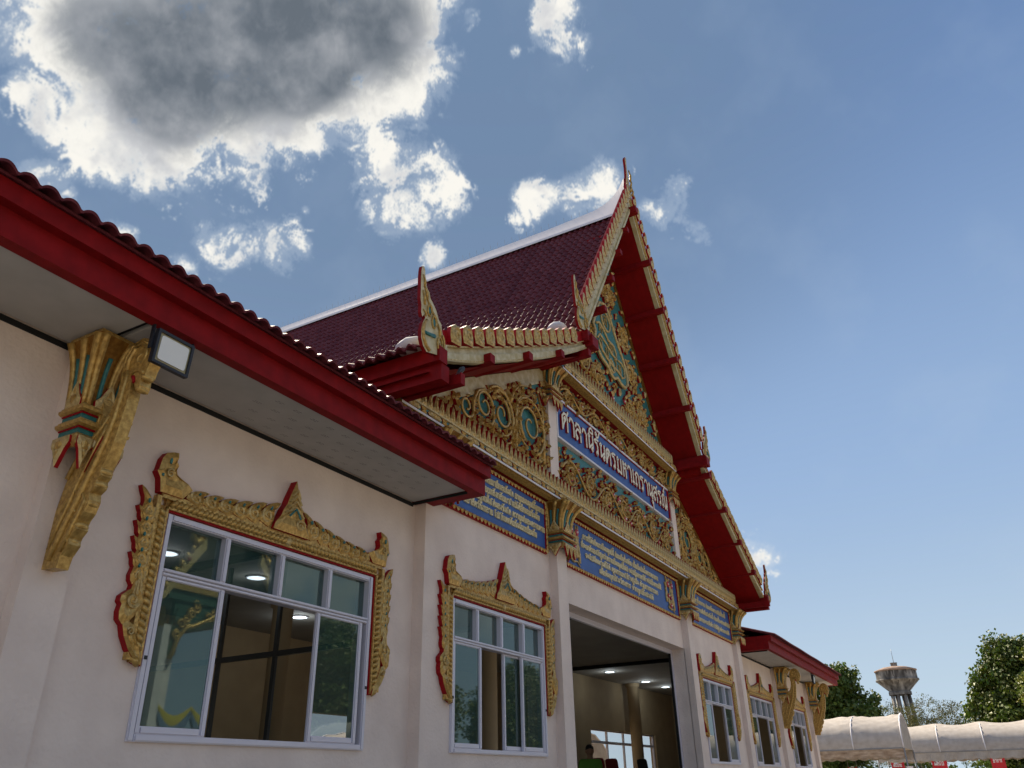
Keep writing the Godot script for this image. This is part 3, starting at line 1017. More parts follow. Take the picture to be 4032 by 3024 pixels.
func make_cornice(x0: float, x1: float, y: float, zw: float, out: float, ends: float) -> void:
	# y: soffit height, zw: wall plane
	var mb := MB.new()
	var z1 := zw + out * 0.42
	var z2 := zw + out
	var prof := [Vector2(y, zw), Vector2(y, z1), Vector2(y + 0.006, z1 + 0.004), Vector2(y + 0.035, z2 - 0.035), Vector2(y + 0.030, z2 - 0.004), Vector2(y + 0.040, z2), Vector2(y + 0.055, z2), Vector2(y + 0.062, z2 - 0.022), Vector2(y + 0.135, z2 - 0.022), Vector2(y + 0.140, z2 - 0.004), Vector2(y + 0.160, z2 - 0.004), Vector2(y + 0.164, z2 - 0.03), Vector2(y + 0.164, zw)]
	moulding(mb, x0, x1, prof, [M.red, M.gold, M.gold_dark, M.gold, M.white, M.white, M.gold_dark, M.teal, M.gold_pale, M.gold_pale, M.gold, M.gold])
	var o := obj("cornice", mb, hall)
	# little hanging lotus petals on the sloping underside
	var pet := MB.new().use(M.gold)
	pet.tube(PackedVector3Array([Vector3(0, 0.0, 0), Vector3(0, 0.018, out * 0.26), Vector3(0, 0.024, out * 0.50)]), 0.020, 0.026, 4)
	var m := pet.commit()
	var n := int((x1 - x0) / 0.062)
	var all := MB.new().use(M.gold)
	for i in n:
		var x := x0 + (i + 0.5) * (x1 - x0) / n
		all.tube(PackedVector3Array([Vector3(x, y + 0.002, z1 + 0.006), Vector3(x, y + 0.016, lerpf(z1, z2, 0.4)), Vector3(x, y + 0.030, z2 - 0.03)]), 0.018, 0.026, 4)
	obj("petal_row", all, o)
	# band of alternating lozenges and small flowers
	var lz := MB.new()
	lz.carve(pv("-.135 0;-.10 .026;0 .034;.10 .026;.135 0;.10 -.026;0 -.034;-.10 -.026"), 0.016, M.gold_pale, M.red_edge, 0.7, 0.8)
	lz.use(M.gold, true)
	lz.ball(Vector3(0, 0, 0.02), Vector3(0.03, 0.02, 0.012), 6)
	var lozenge := lz.commit()
	var sm := MB.new()
	sm.carve(pv("-.05 -.034;.05 -.034;.035 0;.05 .034;-.05 .034;-.035 0"), 0.014, M.gold, M.red_edge, 0.65, 0.8)
	var flower := sm.commit()
	n = int((x1 - x0) / 0.40)
	for i in n:
		var x := x0 + (i + 0.5) * (x1 - x0) / n
		placed("lozenge", lozenge, o, Transform3D(Basis(), Vector3(x, y + 0.098, z2 - 0.022)))
		placed("band_flower", flower, o, Transform3D(Basis(), Vector3(x + 0.2, y + 0.098, z2 - 0.022)))
	n = int((x1 - x0 - ends) / 0.114)
	for i in n:
		var x := x0 + ends * 0.5 + (i + 0.5) * (x1 - x0 - ends) / n
		placed("cresting_leaf", leaf_crest, o, Transform3D(Basis(Vector3(1, 0, 0), 0.06), Vector3(x, y + 0.160, z2 - 0.075)))


const SL := 1.53
const BL := [[2.93, 7.52, 7.66, 7.86], [3.35, 7.25, 7.41, 7.62], [3.82, 6.97, 7.15, 7.36], [4.45, 6.62, 6.82, 7.03], [5.1, 6.28, 6.49, 6.71], [5.6, 6.03, 6.24, 6.46], [6.1, 5.78, 5.99, 6.21], [6.5, 5.61, 5.80, 6.02], [6.84, 5.475, 5.655, 5.87]]


func soffit_y(dx: float) -> float:
	return 12.26 - SL * dx if dx < 2.95 else 7.38 - 0.52 * (dx - 2.96)


func tile_mesh(m: Material, wide: float, long: float) -> ArrayMesh:
	# one course of one wave: x across, y up from the roof, z down the slope
	var mb := MB.new().use(m, true)
	var n := 7
	var pa := []
	for i in n + 1:
		var f := float(i) / n
		var h := 0.042 * pow(absf(sin(PI * clampf(f * 1.35, 0, 1))), 0.8) if f < 0.74 else -0.006 * sin(PI * (f - 0.74) / 0.26)
		pa.append(Vector2((f - 0.5) * wide, h))
	var lift := 0.026
	for i in n:
		var a: Vector2 = pa[i]
		var b: Vector2 = pa[i + 1]
		mb.use(m, true)
		mb.quad(Vector3(a.x, a.y + lift, long), Vector3(b.x, b.y + lift, long), Vector3(b.x, b.y + 0.004, -0.02), Vector3(a.x, a.y + 0.004, -0.02))
	for i in n:
		var a: Vector2 = pa[i]
		var b: Vector2 = pa[i + 1]
		mb.use(m, false)
		mb.quad(Vector3(a.x, a.y + lift - 0.022, long), Vector3(b.x, b.y + lift - 0.022, long), Vector3(b.x, b.y + lift - 0.0005, long), Vector3(a.x, a.y + lift - 0.0005, long))
	return mb.commit()


func multi(called: String, mesh: Mesh, list: Array, parent: Node3D) -> MultiMeshInstance3D:
	var mm := MultiMesh.new()
	mm.transform_format = MultiMesh.TRANSFORM_3D
	mm.mesh = mesh
	mm.instance_count = list.size()
	for i in list.size():
		mm.set_instance_transform(i, list[i])
	var o := MultiMeshInstance3D.new()
	o.name = called
	o.multimesh = mm
	parent.add_child(o, true)
	o.position = -origin.get(parent, Vector3.ZERO)
	o.set_meta("kind", "stuff")
	return o


func make_roof() -> void:
	# decks under the tiles, both tiers, both sides
	var mb := MB.new().use(M.red_board)
	var zb := -13.5
	for s in [-1.0, 1.0]:
		var P := func(dx: float, y: float, z: float) -> Vector3: return Vector3(XC + s * dx, y, z)
		var pts := [[0.0, 12.26], [2.95, 12.26 - SL * 2.95], [2.93, 7.40], [7.0, 5.28]]
		for i in 3:
			var a: Array = pts[i]
			var b: Array = pts[i + 1]
			mb.quad(P.call(a[0], a[1], zb), P.call(b[0], b[1], zb), P.call(b[0], b[1], ZG - 0.06), P.call(a[0], a[1], ZG - 0.06))
		mb.quad(P.call(0, 12.275, zb), P.call(3.10, 12.275 - SL * 3.10, zb), P.call(3.10, 12.275 - SL * 3.10, ZG - 0.06), P.call(0, 12.275, ZG - 0.06))
		mb.quad(P.call(2.9, 7.56, zb), P.call(6.98, 5.52, zb), P.call(6.98, 5.52, ZG - 0.06), P.call(2.9, 7.56, ZG - 0.06))
	var roof := obj("main_roof", mb, hall)
	# tiles
	var wide := 0.13
	var long := 0.2434
	var kinds := [tile_mesh(M.tile, wide, long), tile_mesh(M.tile_b, wide, long), tile_mesh(M.tile_c, wide, long)]
	var single := 0
	var rest := [[], [], []]
	var cand := []
	for s in [-1.0, 1.0]:
		for tier in 2:
			var ang: float = atan(SL) if tier == 0 else atan(0.5)
			var rows := 23 if tier == 0 else 19
			var d := Vector3(s * cos(ang), -sin(ang), 0)
			var nrm := Vector3(s * sin(ang), cos(ang), 0)
			var top := Vector3(XC, 12.29, 0) if tier == 0 else Vector3(XC + s * 3.0, 7.56, 0)
			# across axis so that the frame is right handed: x = nrm cross d
			var x := nrm.cross(d)
			for r in rows:
				for c in 108:
					var o := top + d * (r * long + (0.20 if tier == 0 else 0.02)) + Vector3(0, 0, ZG - 0.14 - c * wide)
					var t := Transform3D(Basis(x, nrm, d), o)
					var near := o.distance_to(Vector3(0, 1.6, 4.9))
					var kind := (r * 7 + c * 13 + (r * c) % 5) % 7
					kind = 0 if kind < 4 else (1 if kind < 6 else 2)
					if s < 0 and tier == 0 and r > 2 and c < 24 and r < 24:
						cand.append([near, t, kind])
					else:
						rest[kind].append(t)
	cand.sort_custom(func(a, b): return a[0] < b[0])
	for i in cand.size():
		if i < 215:
			placed("roof_tile", kinds[cand[i][2]], roof, cand[i][1])
		else:
			rest[cand[i][2]].append(cand[i][1])
	for k in 3:
		multi("roof_tile_field", kinds[k], rest[k], roof)
	# ridge: a plastered band that sweeps up to the finial
	var top := [[-13.6, 12.36], [-9.0, 12.385], [-4.0, 12.405], [-1.0, 12.43], [-0.2, 12.47], [0.13, 12.49], [0.35, 12.545], [0.50, 12.615], [0.62, 12.71], [0.72, 12.82], [0.80, 12.95], [0.86, 13.06]]
	mb = MB.new().use(M.white, true)
	for i in top.size() - 1:
		var a: Array = top[i]
		var b: Array = top[i + 1]
		var ring := func(z: float, y: float) -> Array: return [Vector3(XC - 0.25, 12.06, z), Vector3(XC - 0.25, 12.115, z), Vector3(XC - 0.19, 12.13, z), Vector3(XC - 0.125, y - 0.03, z), Vector3(XC - 0.08, y, z), Vector3(XC + 0.08, y, z), Vector3(XC + 0.125, y - 0.03, z), Vector3(XC + 0.19, 12.13, z), Vector3(XC + 0.25, 12.115, z), Vector3(XC + 0.25, 12.06, z)]
		var p: Array = ring.call(a[0], a[1])
		var q: Array = ring.call(b[0], b[1])
		for k in 9:
			mb.quad(p[k + 1], p[k], q[k], q[k + 1])
	var ridge := obj("ridge_band", mb, hall)
	mb = MB.new().use(M.steel)
	for i in 64:
		var z := -11.5 + i * 0.185
		for k in 2:
			mb.tube(PackedVector3Array([Vector3(XC - 0.06 + 0.02 * k, 12.38 + (z + 11.5) * 0.006, z), Vector3(XC - 0.10 + 0.12 * k, 12.52 + (z + 11.5) * 0.006, z + 0.04 * k)]), 0.003, -1, 3, false)
	stuff(obj("bird_spike", mb, ridge))
	# plaster dabs where the tiles meet the finials
	mb = MB.new().use(M.mortar, true)
	mb.ball(Vector3(5.72, 5.66, 0.62), Vector3(0.16, 0.09, 0.20), 8)
	obj("mortar", mb, hall)
	mb = MB.new().use(M.mortar, true)
	mb.ball(Vector3(9.30, 7.72, 0.62), Vector3(0.16, 0.10, 0.16), 8)
	obj("mortar", mb, hall)
	# eave beams running back along the hall and purlins poking out of the gable
	for s in [-1.0, 1.0]:
		mb = MB.new().use(M.red)
		mb.at(Transform3D(Basis.from_scale(Vector3(s, 1, 1)), Vector3(XC, 0, 0)))
		mb.box(Vector3(6.86, 5.38, -13.5), Vector3(7.00, 5.545, 1.0))
		mb.box(Vector3(6.80, 5.20, -13.5), Vector3(6.94, 5.379, 0.985))
		mb.box(Vector3(6.62, 5.235, -13.4), Vector3(6.70, 5.36, 1.06))
		obj("eave_beam", mb, hall)
		for p in [[0.62, 11.28], [1.17, 10.40], [1.72, 9.49], [2.23, 8.58], [3.07, 7.345], [4.04, 6.865], [5.0, 6.37], [5.95, 5.89]]:
			mb = MB.new().use(M.red)
			mb.at(Transform3D(Basis.from_scale(Vector3(s, 1, 1)), Vector3(XC, 0, 0)))
			mb.box(Vector3(p[0] - 0.05, p[1] - 0.055, 0.12), Vector3(p[0] + 0.05, p[1] + 0.05, 1.0))
			obj("purlin", mb, hall)
		mb = MB.new().use(M.red)
		mb.at(Transform3D(Basis.from_scale(Vector3(s, 1, 1)), Vector3(XC, 0, 0)))
		mb.box(Vector3(2.86, 7.56, 0.12), Vector3(3.10, 7.74, 1.0))
		mb.box(Vector3(2.80, 7.50, 0.12), Vector3(3.02, 7.68, 1.04))
		obj("purlin", mb, hall)
	mb = MB.new().use(M.red)
	mb.box(Vector3(XC - 0.07, 12.13, 0.12), Vector3(XC + 0.07, 12.28, 1.03))
	obj("ridge_beam", mb, hall)


func bl(dx: float, k: int) -> float:
	for i in BL.size() - 1:
		if dx <= BL[i + 1][0] or i == BL.size() - 2:
			return lerpf(BL[i][k], BL[i + 1][k], (dx - BL[i][0]) / (BL[i + 1][0] - BL[i][0]))
	return 0.0


const HANG := "5.36 6.33;5.39 6.345;5.41 6.32;5.425 6.22;5.455 6.12;5.50 6.09;5.52 6.03;5.575 5.99;5.63 5.94;5.675 5.86;5.72 5.83;5.74 5.75;5.765 5.69;5.775 5.62;5.83 5.63;5.86 5.58;5.83 5.52;5.77 5.47;5.62 5.43;5.48 5.39;5.42 5.43;5.385 5.50;5.38 5.59;5.40 5.68;5.44 5.755;5.425 5.79;5.39 5.745;5.37 5.79;5.37 5.87;5.35 5.94;5.35 6.06;5.345 6.20;5.35 6.28"


func hang_hong(called: String, base: Vector2, s: float, sc: Vector2, z: float, mirror: bool) -> void:
	# serpent finial: outline in the plane of the gable, with thickness
	var p := PackedVector2Array()
	for v in pv(HANG):
		p.append((v - Vector2(5.62, 5.43)) * sc + base)
	var mb := MB.new()
	if mirror:
		mb.at(Transform3D(Basis.from_scale(Vector3(-1, 1, 1)), Vector3(2 * XC, 0, z)))
	else:
		mb.at(Transform3D(Basis(), Vector3(0, 0, z)))
	mb.use(M.cream)
	mb.prism(p, -0.04, 0.0, M.red)
	var o := obj(called, mb, hall)
	var P := func(x: float, y: float, zz: float) -> Vector3: return Vector3((x - 5.62) * sc.x + base.x, (y - 5.43) * sc.y + base.y, zz)
	mb = MB.new()
	mb.xf = Transform3D(Basis.from_scale(Vector3(-1, 1, 1)), Vector3(2 * XC, 0, z)) if mirror else Transform3D(Basis(), Vector3(0, 0, z))
	mb.flip = mirror
	mb.use(M.gold, true)
	for q in [[5.385, 6.24, 5.41, 6.1, 0.016], [5.41, 6.12, 5.46, 5.98, 0.02], [5.385, 6.05, 5.42, 5.9, 0.018], [5.47, 5.98, 5.55, 5.86, 0.02], [5.55, 5.9, 5.64, 5.76, 0.02], [5.66, 5.8, 5.70, 5.64, 0.02], [5.40, 5.84, 5.45, 5.78, 0.012]]:
		mb.tube(PackedVector3Array([P.call(q[0], q[1], 0.0), P.call((q[0] + q[2]) / 2 + 0.008, (q[1] + q[3]) / 2, 0.014), P.call(q[2], q[3], 0.0)]), q[4] * 0.6, q[4], 5)
	for c in [[5.50, 5.87, 0.05, 0.0], [5.585, 5.78, 0.055, 0.6]]:
		var ring := PackedVector3Array()
		for i in 11:
			var a: float = c[3] + i * TAU / 10
			ring.append(P.call(c[0] + cos(a) * c[2] * 0.6, c[1] + sin(a) * c[2] * 1.3, 0.008))
		mb.tube(ring, 0.011, -1, 5)
	var sp := PackedVector3Array()
	for i in 22:
		var a := 1.2 - i * 0.5
		var r := 0.12 * (1.0 - i / 26.0)
		sp.append(P.call(5.70 + cos(a) * r * 0.62, 5.585 + sin(a) * r, 0.012))
	mb.tube(sp, 0.015, 0.008, 5)
	var belly := PackedVector3Array()
	for v in pv("5.46 5.74;5.42 5.66;5.405 5.59;5.415 5.52;5.46 5.45;5.52 5.42"):
		belly.append(P.call(v.x, v.y, 0.006))
	mb.tube(belly, 0.018, 0.02, 6)
	mb.use(M.teal, true)
	mb.ball(P.call(5.50, 5.87, 0.004), Vector3(0.024 * sc.x, 0.045 * sc.y, 0.012), 8)
	mb.ball(P.call(5.585, 5.77, 0.004), Vector3(0.022 * sc.x, 0.05 * sc.y, 0.012), 8)
	mb.ball(P.call(5.41, 6.14, 0.004), Vector3(0.008 * sc.x, 0.03 * sc.y, 0.008), 6)
	mb.tube(PackedVector3Array([P.call(5.40, 5.585, 0.008), P.call(5.48, 5.59, 0.012), P.call(5.60, 5.62, 0.008)]), 0.014, 0.022, 5)
	obj("finial_carving", mb, o)


func make_bargeboards() -> void:
	for s in [-1.0, 1.0]:
		var mir := Transform3D(Basis.from_scale(Vector3(s, 1, 1)), Vector3(XC, 0, 0))
		# upper board
		var mb := MB.new().at(mir)
		var d0 := 0.0
		var d1 := 2.98
		var strip := func(m: Material, lo0: float, lo1: float, hi0: float, hi1: float, za: float, zf: float, e0: float, e1: float) -> void:
			mb.use(m)
			mb.hexa([Vector3(e0, lo0 - SL * e0, zf), Vector3(e1, lo1 - SL * e1, zf), Vector3(e1, hi1 - SL * e1, zf), Vector3(e0, hi0 - SL * e0, zf), Vector3(e0, lo0 - SL * e0, za), Vector3(e1, lo1 - SL * e1, za), Vector3(e1, hi1 - SL * e1, za), Vector3(e0, hi0 - SL * e0, za)])
		strip.call(M.cream, 12.25, 12.25, 12.33, 12.33, ZG - 0.09, ZG - 0.005, d0, d1)
		strip.call(M.cream, 12.33, 12.33, 12.56, 12.56, ZG - 0.09, ZG - 0.03, d0, d1)
		strip.call(M.gold_pale, 12.56, 12.56, 12.62, 12.62, ZG - 0.09, ZG + 0.01, d0, d1)
		strip.call(M.red_edge, 12.62, 12.62, 12.94, 12.94, ZG - 0.09, ZG - 0.015, d0, d1 + 0.08)
		var o := obj("bargeboard", mb, hall)
		var n := 20
		var ang := atan(SL)
		for i in n:
			var dx := 0.05 + (i + 0.6) * (d1 - 0.02) / n
			var b := Vector3(XC + s * dx, 12.66 - SL * dx, ZG - 0.012)
			# root on the board, tip up the slope and outward
			var dir := Vector3(-s * cos(ang), sin(ang), 0)
			var out := Vector3(s * sin(ang), cos(ang), 0)
			var v := (dir * 0.30 + out * 0.74).normalized()
			var u := Vector3(v.y * -s, v.x * s, 0)
			placed("flame_leaf", leaf_b, o, Transform3D(Basis(u * 0.26, v * 0.30, Vector3(0, 0, 0.20)), b))
		# lower board, hollow curve
		mb = MB.new().at(mir)
		for i in BL.size() - 1:
			var a: Array = BL[i]
			var b: Array = BL[i + 1]
			for k in 4:
				mb.use([M.cream, M.cream, M.gold_pale, M.red_edge][k])
				var L0: float = [a[1], lerpf(a[1], a[2], 0.52), lerpf(a[1], a[2], 0.9), a[2]][k]
				var H0: float = [lerpf(a[1], a[2], 0.52), lerpf(a[1], a[2], 0.9), a[2], lerpf(a[2], a[3], 0.85)][k]
				var L1: float = [b[1], lerpf(b[1], b[2], 0.52), lerpf(b[1], b[2], 0.9), b[2]][k]
				var H1: float = [lerpf(b[1], b[2], 0.52), lerpf(b[1], b[2], 0.9), b[2], lerpf(b[2], b[3], 0.85)][k]
				var zf: float = ZG + [0.0, -0.035, 0.012, -0.015][k]
				mb.hexa([Vector3(a[0], L0, zf), Vector3(b[0], L1, zf), Vector3(b[0], H1, zf), Vector3(a[0], H0, zf), Vector3(a[0], L0, ZG - 0.09), Vector3(b[0], L1, ZG - 0.09), Vector3(b[0], H1, ZG - 0.09), Vector3(a[0], H0, ZG - 0.09)])
			mb.use(M.gold_pale)
			mb.hexa([Vector3(a[0], a[1] + 0.012, ZG + 0.006), Vector3(b[0], b[1] + 0.012, ZG + 0.006), Vector3(b[0], b[1] + 0.026, ZG + 0.006), Vector3(a[0], a[1] + 0.026, ZG + 0.006), Vector3(a[0], a[1] + 0.012, ZG - 0.002), Vector3(b[0], b[1] + 0.012, ZG - 0.002), Vector3(b[0], b[1] + 0.026, ZG - 0.002), Vector3(a[0], a[1] + 0.026, ZG - 0.002)])
		o = obj("bargeboard", mb, hall)
		n = 14
		for i in n:
			var dx := 3.36 + (i + 0.5) * (6.74 - 3.36) / n
			var sl := (bl(dx + 0.05, 2) - bl(dx - 0.05, 2)) / 0.1
			var b := Vector3(XC + s * dx, bl(dx, 2) + 0.005, ZG - 0.012)
			var dir := Vector3(-s, -sl, 0).normalized()
			var out := Vector3(dir.y * s, -dir.x * s, 0)
			var v := (out * 0.9 + dir * 0.25).normalized()
			var u := Vector3(v.y * -s, v.x * s, 0)
			placed("flame_leaf", leaf_c, o, Transform3D(Basis(u * 0.222, v * 0.235, Vector3(0, 0, 0.20)), b))
		hang_hong("serpent_finial", Vector2(5.62, 5.43), s, Vector2.ONE, ZG + 0.06, s > 0)
		hang_hong("serpent_finial", Vector2(9.52, 7.72), s, Vector2(0.96, 0.955), ZG + 0.05, s > 0)
	# finial at the peak
	var mb := MB.new()
	mb.at(Transform3D(Basis(), Vector3(-0.09, 0, ZG - 0.10)))
	mb.use(M.gold_pale)
	mb.prism(pv("12.70 13.60;12.755 13.70;12.80 13.69;12.785 13.55;12.775 13.38;12.785 13.18;12.82 12.98;12.90 12.86;12.90 12.72;12.80 12.58;12.68 12.60;12.56 12.74;12.62 12.92;12.685 13.12;12.715 13.36"), 0.05, 0.10, M.red)
	var o := obj("peak_finial", mb, hall)
	mb = MB.new().use(M.gold, true)
	for q in [[12.69, 13.30, 12.70, 13.02], [12.72, 13.10, 12.68, 12.84], [12.70, 12.90, 12.64, 12.70], [12.76, 12.86, 12.74, 12.66]]:
		mb.tube(PackedVector3Array([Vector3(q[0] - 0.03, q[1], ZG + 0.04), Vector3((q[0] + q[2]) / 2, (q[1] + q[3]) / 2, ZG + 0.06), Vector3(q[2], q[3], ZG + 0.04)]), 0.014, 0.028, 5)
	obj("finial_carving", mb, o)


# ---- carved foliage on a wall panel ----
func spiral(c: Vector2, r0: float, r1: float, a0: float, turns: float) -> PackedVector2Array:
	var p := PackedVector2Array()
	var n := int(absf(turns) * 16) + 4
	for i in n:
		var f := float(i) / (n - 1)
		var a := a0 + turns * TAU * f
		p.append(c + Vector2(cos(a), sin(a)) * lerpf(r0, r1, f))
	return p


func relief(called: String, poly: PackedVector2Array, z: float, vines: Array, flowers: Array, count: int, size: Vector2, seed_: int, clear: Array, flip_x := false, vine_r := 0.024) -> void:
	rng.seed = seed_
	var X := func(v: Vector2) -> Vector2: return Vector2(2 * XC - v.x, v.y) if flip_x else v
	var root := Node3D.new()
	root.name = called
	hall.add_child(root, true)
	root.position = -origin[hall]
	origin[root] = Vector3.ZERO
	var mb := MB.new().use(M.teal)
	var q := PackedVector2Array()
	for v in poly:
		q.append(X.call(v))
	mb.prism(q, z - 0.03, z)
	obj("panel_ground", mb, root)
	var pts_on := []
	for vn in vines:
		mb = MB.new().use(M.gold, true)
		var path := PackedVector3Array()
		for v in vn:
			var w: Vector2 = X.call(v)
			path.append(Vector3(w.x, w.y, z + 0.05))
			pts_on.append(v)
		mb.tube(path, vine_r, vine_r * 0.62, 6)
		obj("vine", mb, root)
	for f in flowers:
		var w: Vector2 = X.call(Vector2(f[0], f[1]))
		var r: float = f[2]
		mb = MB.new().use(M.flower, true)
		for k in 5:
			var a := k * TAU / 5 + 0.4
			mb.ball(Vector3(w.x + cos(a) * r * 0.55, w.y + sin(a) * r * 0.55, z + 0.045), Vector3(r * 0.5, r * 0.5, 0.02), 6)
		mb.use(M.flower_white, true)
		mb.ball(Vector3(w.x, w.y, z + 0.06), Vector3(r * 0.36, r * 0.36, 0.02), 6)
		obj("flower", mb, root)
	# leaves along the vines, then the gaps
	var done := []
	mb = MB.new()
	var outline := pv(KRANOK)
	var lo := poly[0]
	var hi := poly[0]
	for v in poly:
		lo = lo.min(v)
		hi = hi.max(v)
	var shapes := [outline, pv(CREST)]
	var tries := 0
	while done.size() < count and tries < count * 14:
		tries += 1
		var v := Vector2.ZERO
		var ang := 0.0
		if tries < count * 5 and pts_on.size() > 1 and rng.randf() < 0.8:
			var i := rng.randi_range(0, pts_on.size() - 2)
			var t: Vector2 = pts_on[i + 1] - pts_on[i]
			if t.length() > 0.3 or t.length() < 1e-4:
				continue
			var side := 1.0 if rng.randf() < 0.62 else -1.0
			v = pts_on[i] + t.orthogonal().normalized() * side * rng.randf_range(0.045, 0.13)
			ang = t.angle() - PI / 2 - side * rng.randf_range(0.3, 0.8)
		else:
			v = Vector2(rng.randf_range(lo.x, hi.x), rng.randf_range(lo.y, hi.y))
			ang = rng.randf_range(-1.2, 1.2) + sin(v.x * 3.1) * 1.4 + cos(v.y * 4.3)
		if not Geometry2D.is_point_in_polygon(v, poly):
			continue
		var s := rng.randf_range(size.x, size.y)
		var ok := true
		for c in clear:
			if v.distance_to(Vector2(c[0], c[1])) < c[2]:
				ok = false
				break
		if ok:
			for e in done:
				if v.distance_squared_to(e) < s * s * 0.30:
					ok = false
					break
		if not ok:
			continue
		done.append(v)
		var w: Vector2 = X.call(v)
		if flip_x:
			ang = -ang
		mb.at(Transform3D(Basis(Vector3(0, 0, 1), ang) * Basis.from_scale(Vector3(s * (1 if rng.randf() < 0.5 else -1), s * rng.randf_range(1.0, 1.5), 1.0)), Vector3(w.x, w.y, z)))
		mb.carve(outline if rng.randf() < 0.75 else shapes[1], rng.randf_range(0.03, 0.055), M.gold if rng.randf() < 0.55 else M.gold_pale, M.red_edge, 0.6, 0.6)
	stuff(obj("leaf_relief", mb, root))


func vine_wave(x0: float, x1: float, yc: float, amp: float, waves: float, lean := 0.0) -> PackedVector2Array:
	var p := PackedVector2Array()
	for i in int(waves * 14) + 1:
		var f := i / (waves * 14)
		p.append(Vector2(lerpf(x0, x1, f), yc + lean * f + amp * sin(f * waves * TAU)))
	return p


func make_pediment() -> void:
	# boards that follow the roof on the gable wall
	for s in [-1.0, 1.0]:
		var mb := MB.new()
		mb.at(Transform3D(Basis.from_scale(Vector3(s, 1, 1)), Vector3(XC, 0, 0)))
		mb.use(M.cream if s < 0 else M.gold_dark)  # one kind of board: lit left side painted cream, shaded right dark gold
		for i in 2:
			var t: float = [0.0, 0.215][i]
			var h: float = [0.215, 0.045][i]
			var zf: float = [0.165, 0.180][i]
			mb.hexa([Vector3(2.96, 7.37 - t - h, zf), Vector3(6.9, 5.32 - t - h, zf), Vector3(6.9, 5.32 - t, zf), Vector3(2.96, 7.37 - t, zf), Vector3(2.96, 7.37 - t - h, 0.05), Vector3(6.9, 5.32 - t - h, 0.05), Vector3(6.9, 5.32 - t, 0.05), Vector3(2.96, 7.37 - t, 0.05)])
		obj("raking_board", mb, hall)
		mb = MB.new()
		mb.at(Transform3D(Basis.from_scale(Vector3(s, 1, 1)), Vector3(XC, 0, 0)))
		mb.use(M.gold_dark)
		for i in 2:
			var t: float = [0.0, 0.30][i]
			var h: float = [0.30, 0.07][i]
			var zf: float = [0.15, 0.175][i]
			mb.hexa([Vector3(0.0, 12.24 - t - h, zf), Vector3(2.92, 12.24 - t - h - SL * 2.92, zf), Vector3(2.92, 12.24 - t - SL * 2.92, zf), Vector3(0.0, 12.24 - t, zf), Vector3(0.0, 12.24 - t - h, 0.05), Vector3(2.92, 12.24 - t - h - SL * 2.92, 0.05), Vector3(2.92, 12.24 - t - SL * 2.92, 0.05), Vector3(0.0, 12.24 - t, 0.05)])
		obj("raking_board", mb, hall)
	make_cornice(5.95, 19.36, 5.175, 0.135, 0.21, 0.5)
	make_cornice(9.95, 15.40, 7.40, 0.135, 0.25, 0.25)
	# side fields with large scrolls
	for flip_x in [false, true]:
		var v1 := spiral(Vector2(7.44, 5.80), 0.17, 0.04, 0.6, -1.35)
		var v2 := spiral(Vector2(7.87, 5.98), 0.22, 0.05, 0.2, 1.4)
		var v3 := spiral(Vector2(8.32, 6.03), 0.26, 0.05, 2.6, -1.45)
		var v4 := spiral(Vector2(9.13, 6.17), 0.33, 0.06, -2.2, -1.5)
		var arcs := [v1, v2, v3, v4, spiral(Vector2(9.13, 6.17), 0.43, 0.40, -1.2, 0.9), spiral(Vector2(8.28, 6.05), 0.36, 0.33, 2.5, -0.62),
			pv("7.60 5.86;7.62 5.98;7.70 6.12;7.84 6.20;8.0 6.16;8.10 6.02;8.1 5.86;8.02 5.72;8.08 5.66"), pv("8.10 6.24;8.22 6.36;8.40 6.36;8.56 6.24;8.64 6.06;8.64 5.86;8.55 5.70;8.40 5.62"), pv("8.70 5.70;8.72 5.9;8.70 6.15;8.76 6.42;8.9 6.56;9.1 6.62"), pv("8.56 6.30;8.66 6.52;8.86 6.70;9.1 6.78"), pv("9.52 5.7;9.56 6.1;9.54 6.5;9.4 6.8")]
		relief("carved_panel", pv("6.58 5.50;9.72 7.13;9.72 5.38;6.60 5.38"), 0.145, arcs, [], 430, Vector2(0.05, 0.085), 41, [[7.44, 5.80, 0.15], [7.87, 5.98, 0.19], [8.32, 6.03, 0.24], [9.13, 6.17, 0.30]], flip_x)
	# middle field below the name board
	var rowv := [vine_wave(10.1, 15.15, 5.86, 0.20, 3.5)]
	var fl := []
	for i in 7:
		var cx := 10.1 + (i + 0.5) * 5.05 / 7
		var up := 1.0 if i % 2 == 0 else -1.0
		rowv.append(spiral(Vector2(cx, 5.86 - 0.06 * up), 0.17, 0.035, 1.2 * up, 1.5 * up))
		fl.append([cx, 5.86 - 0.06 * up, 0.062])
		fl.append([cx + 0.26, 5.86 + 0.16 * up, 0.045])
	fl.append([12.4, 5.98, 0.07]); fl.append([12.9, 5.98, 0.07]); fl.append([12.64, 5.72, 0.06])
	relief("carved_panel", pv("10.01 5.40;15.30 5.40;15.30 6.30;10.01 6.30"), 0.145, rowv, fl, 560, Vector2(0.045, 0.075), 43, [], false, 0.022)
	# frieze above it
	rowv = [vine_wave(10.2, 15.2, 7.20, 0.11, 4.5)]
	fl = []
	for i in 9:
		var cx := 10.2 + (i + 0.5) * 5.0 / 9
		var up := 1.0 if i % 2 == 0 else -1.0
		rowv.append(spiral(Vector2(cx, 7.20 - 0.03 * up), 0.11, 0.03, 1.0 * up, 1.3 * up))
		if i % 2 == 1 or i == 4:
			fl.append([cx, 7.20 - 0.03 * up, 0.055])
	relief("carved_panel", pv("10.01 7.04;15.30 7.04;15.30 7.42;10.01 7.42"), 0.145, rowv, fl, 360, Vector2(0.04, 0.07), 47, [], false, 0.020)
	# top field with a cartouche
	var tv := []
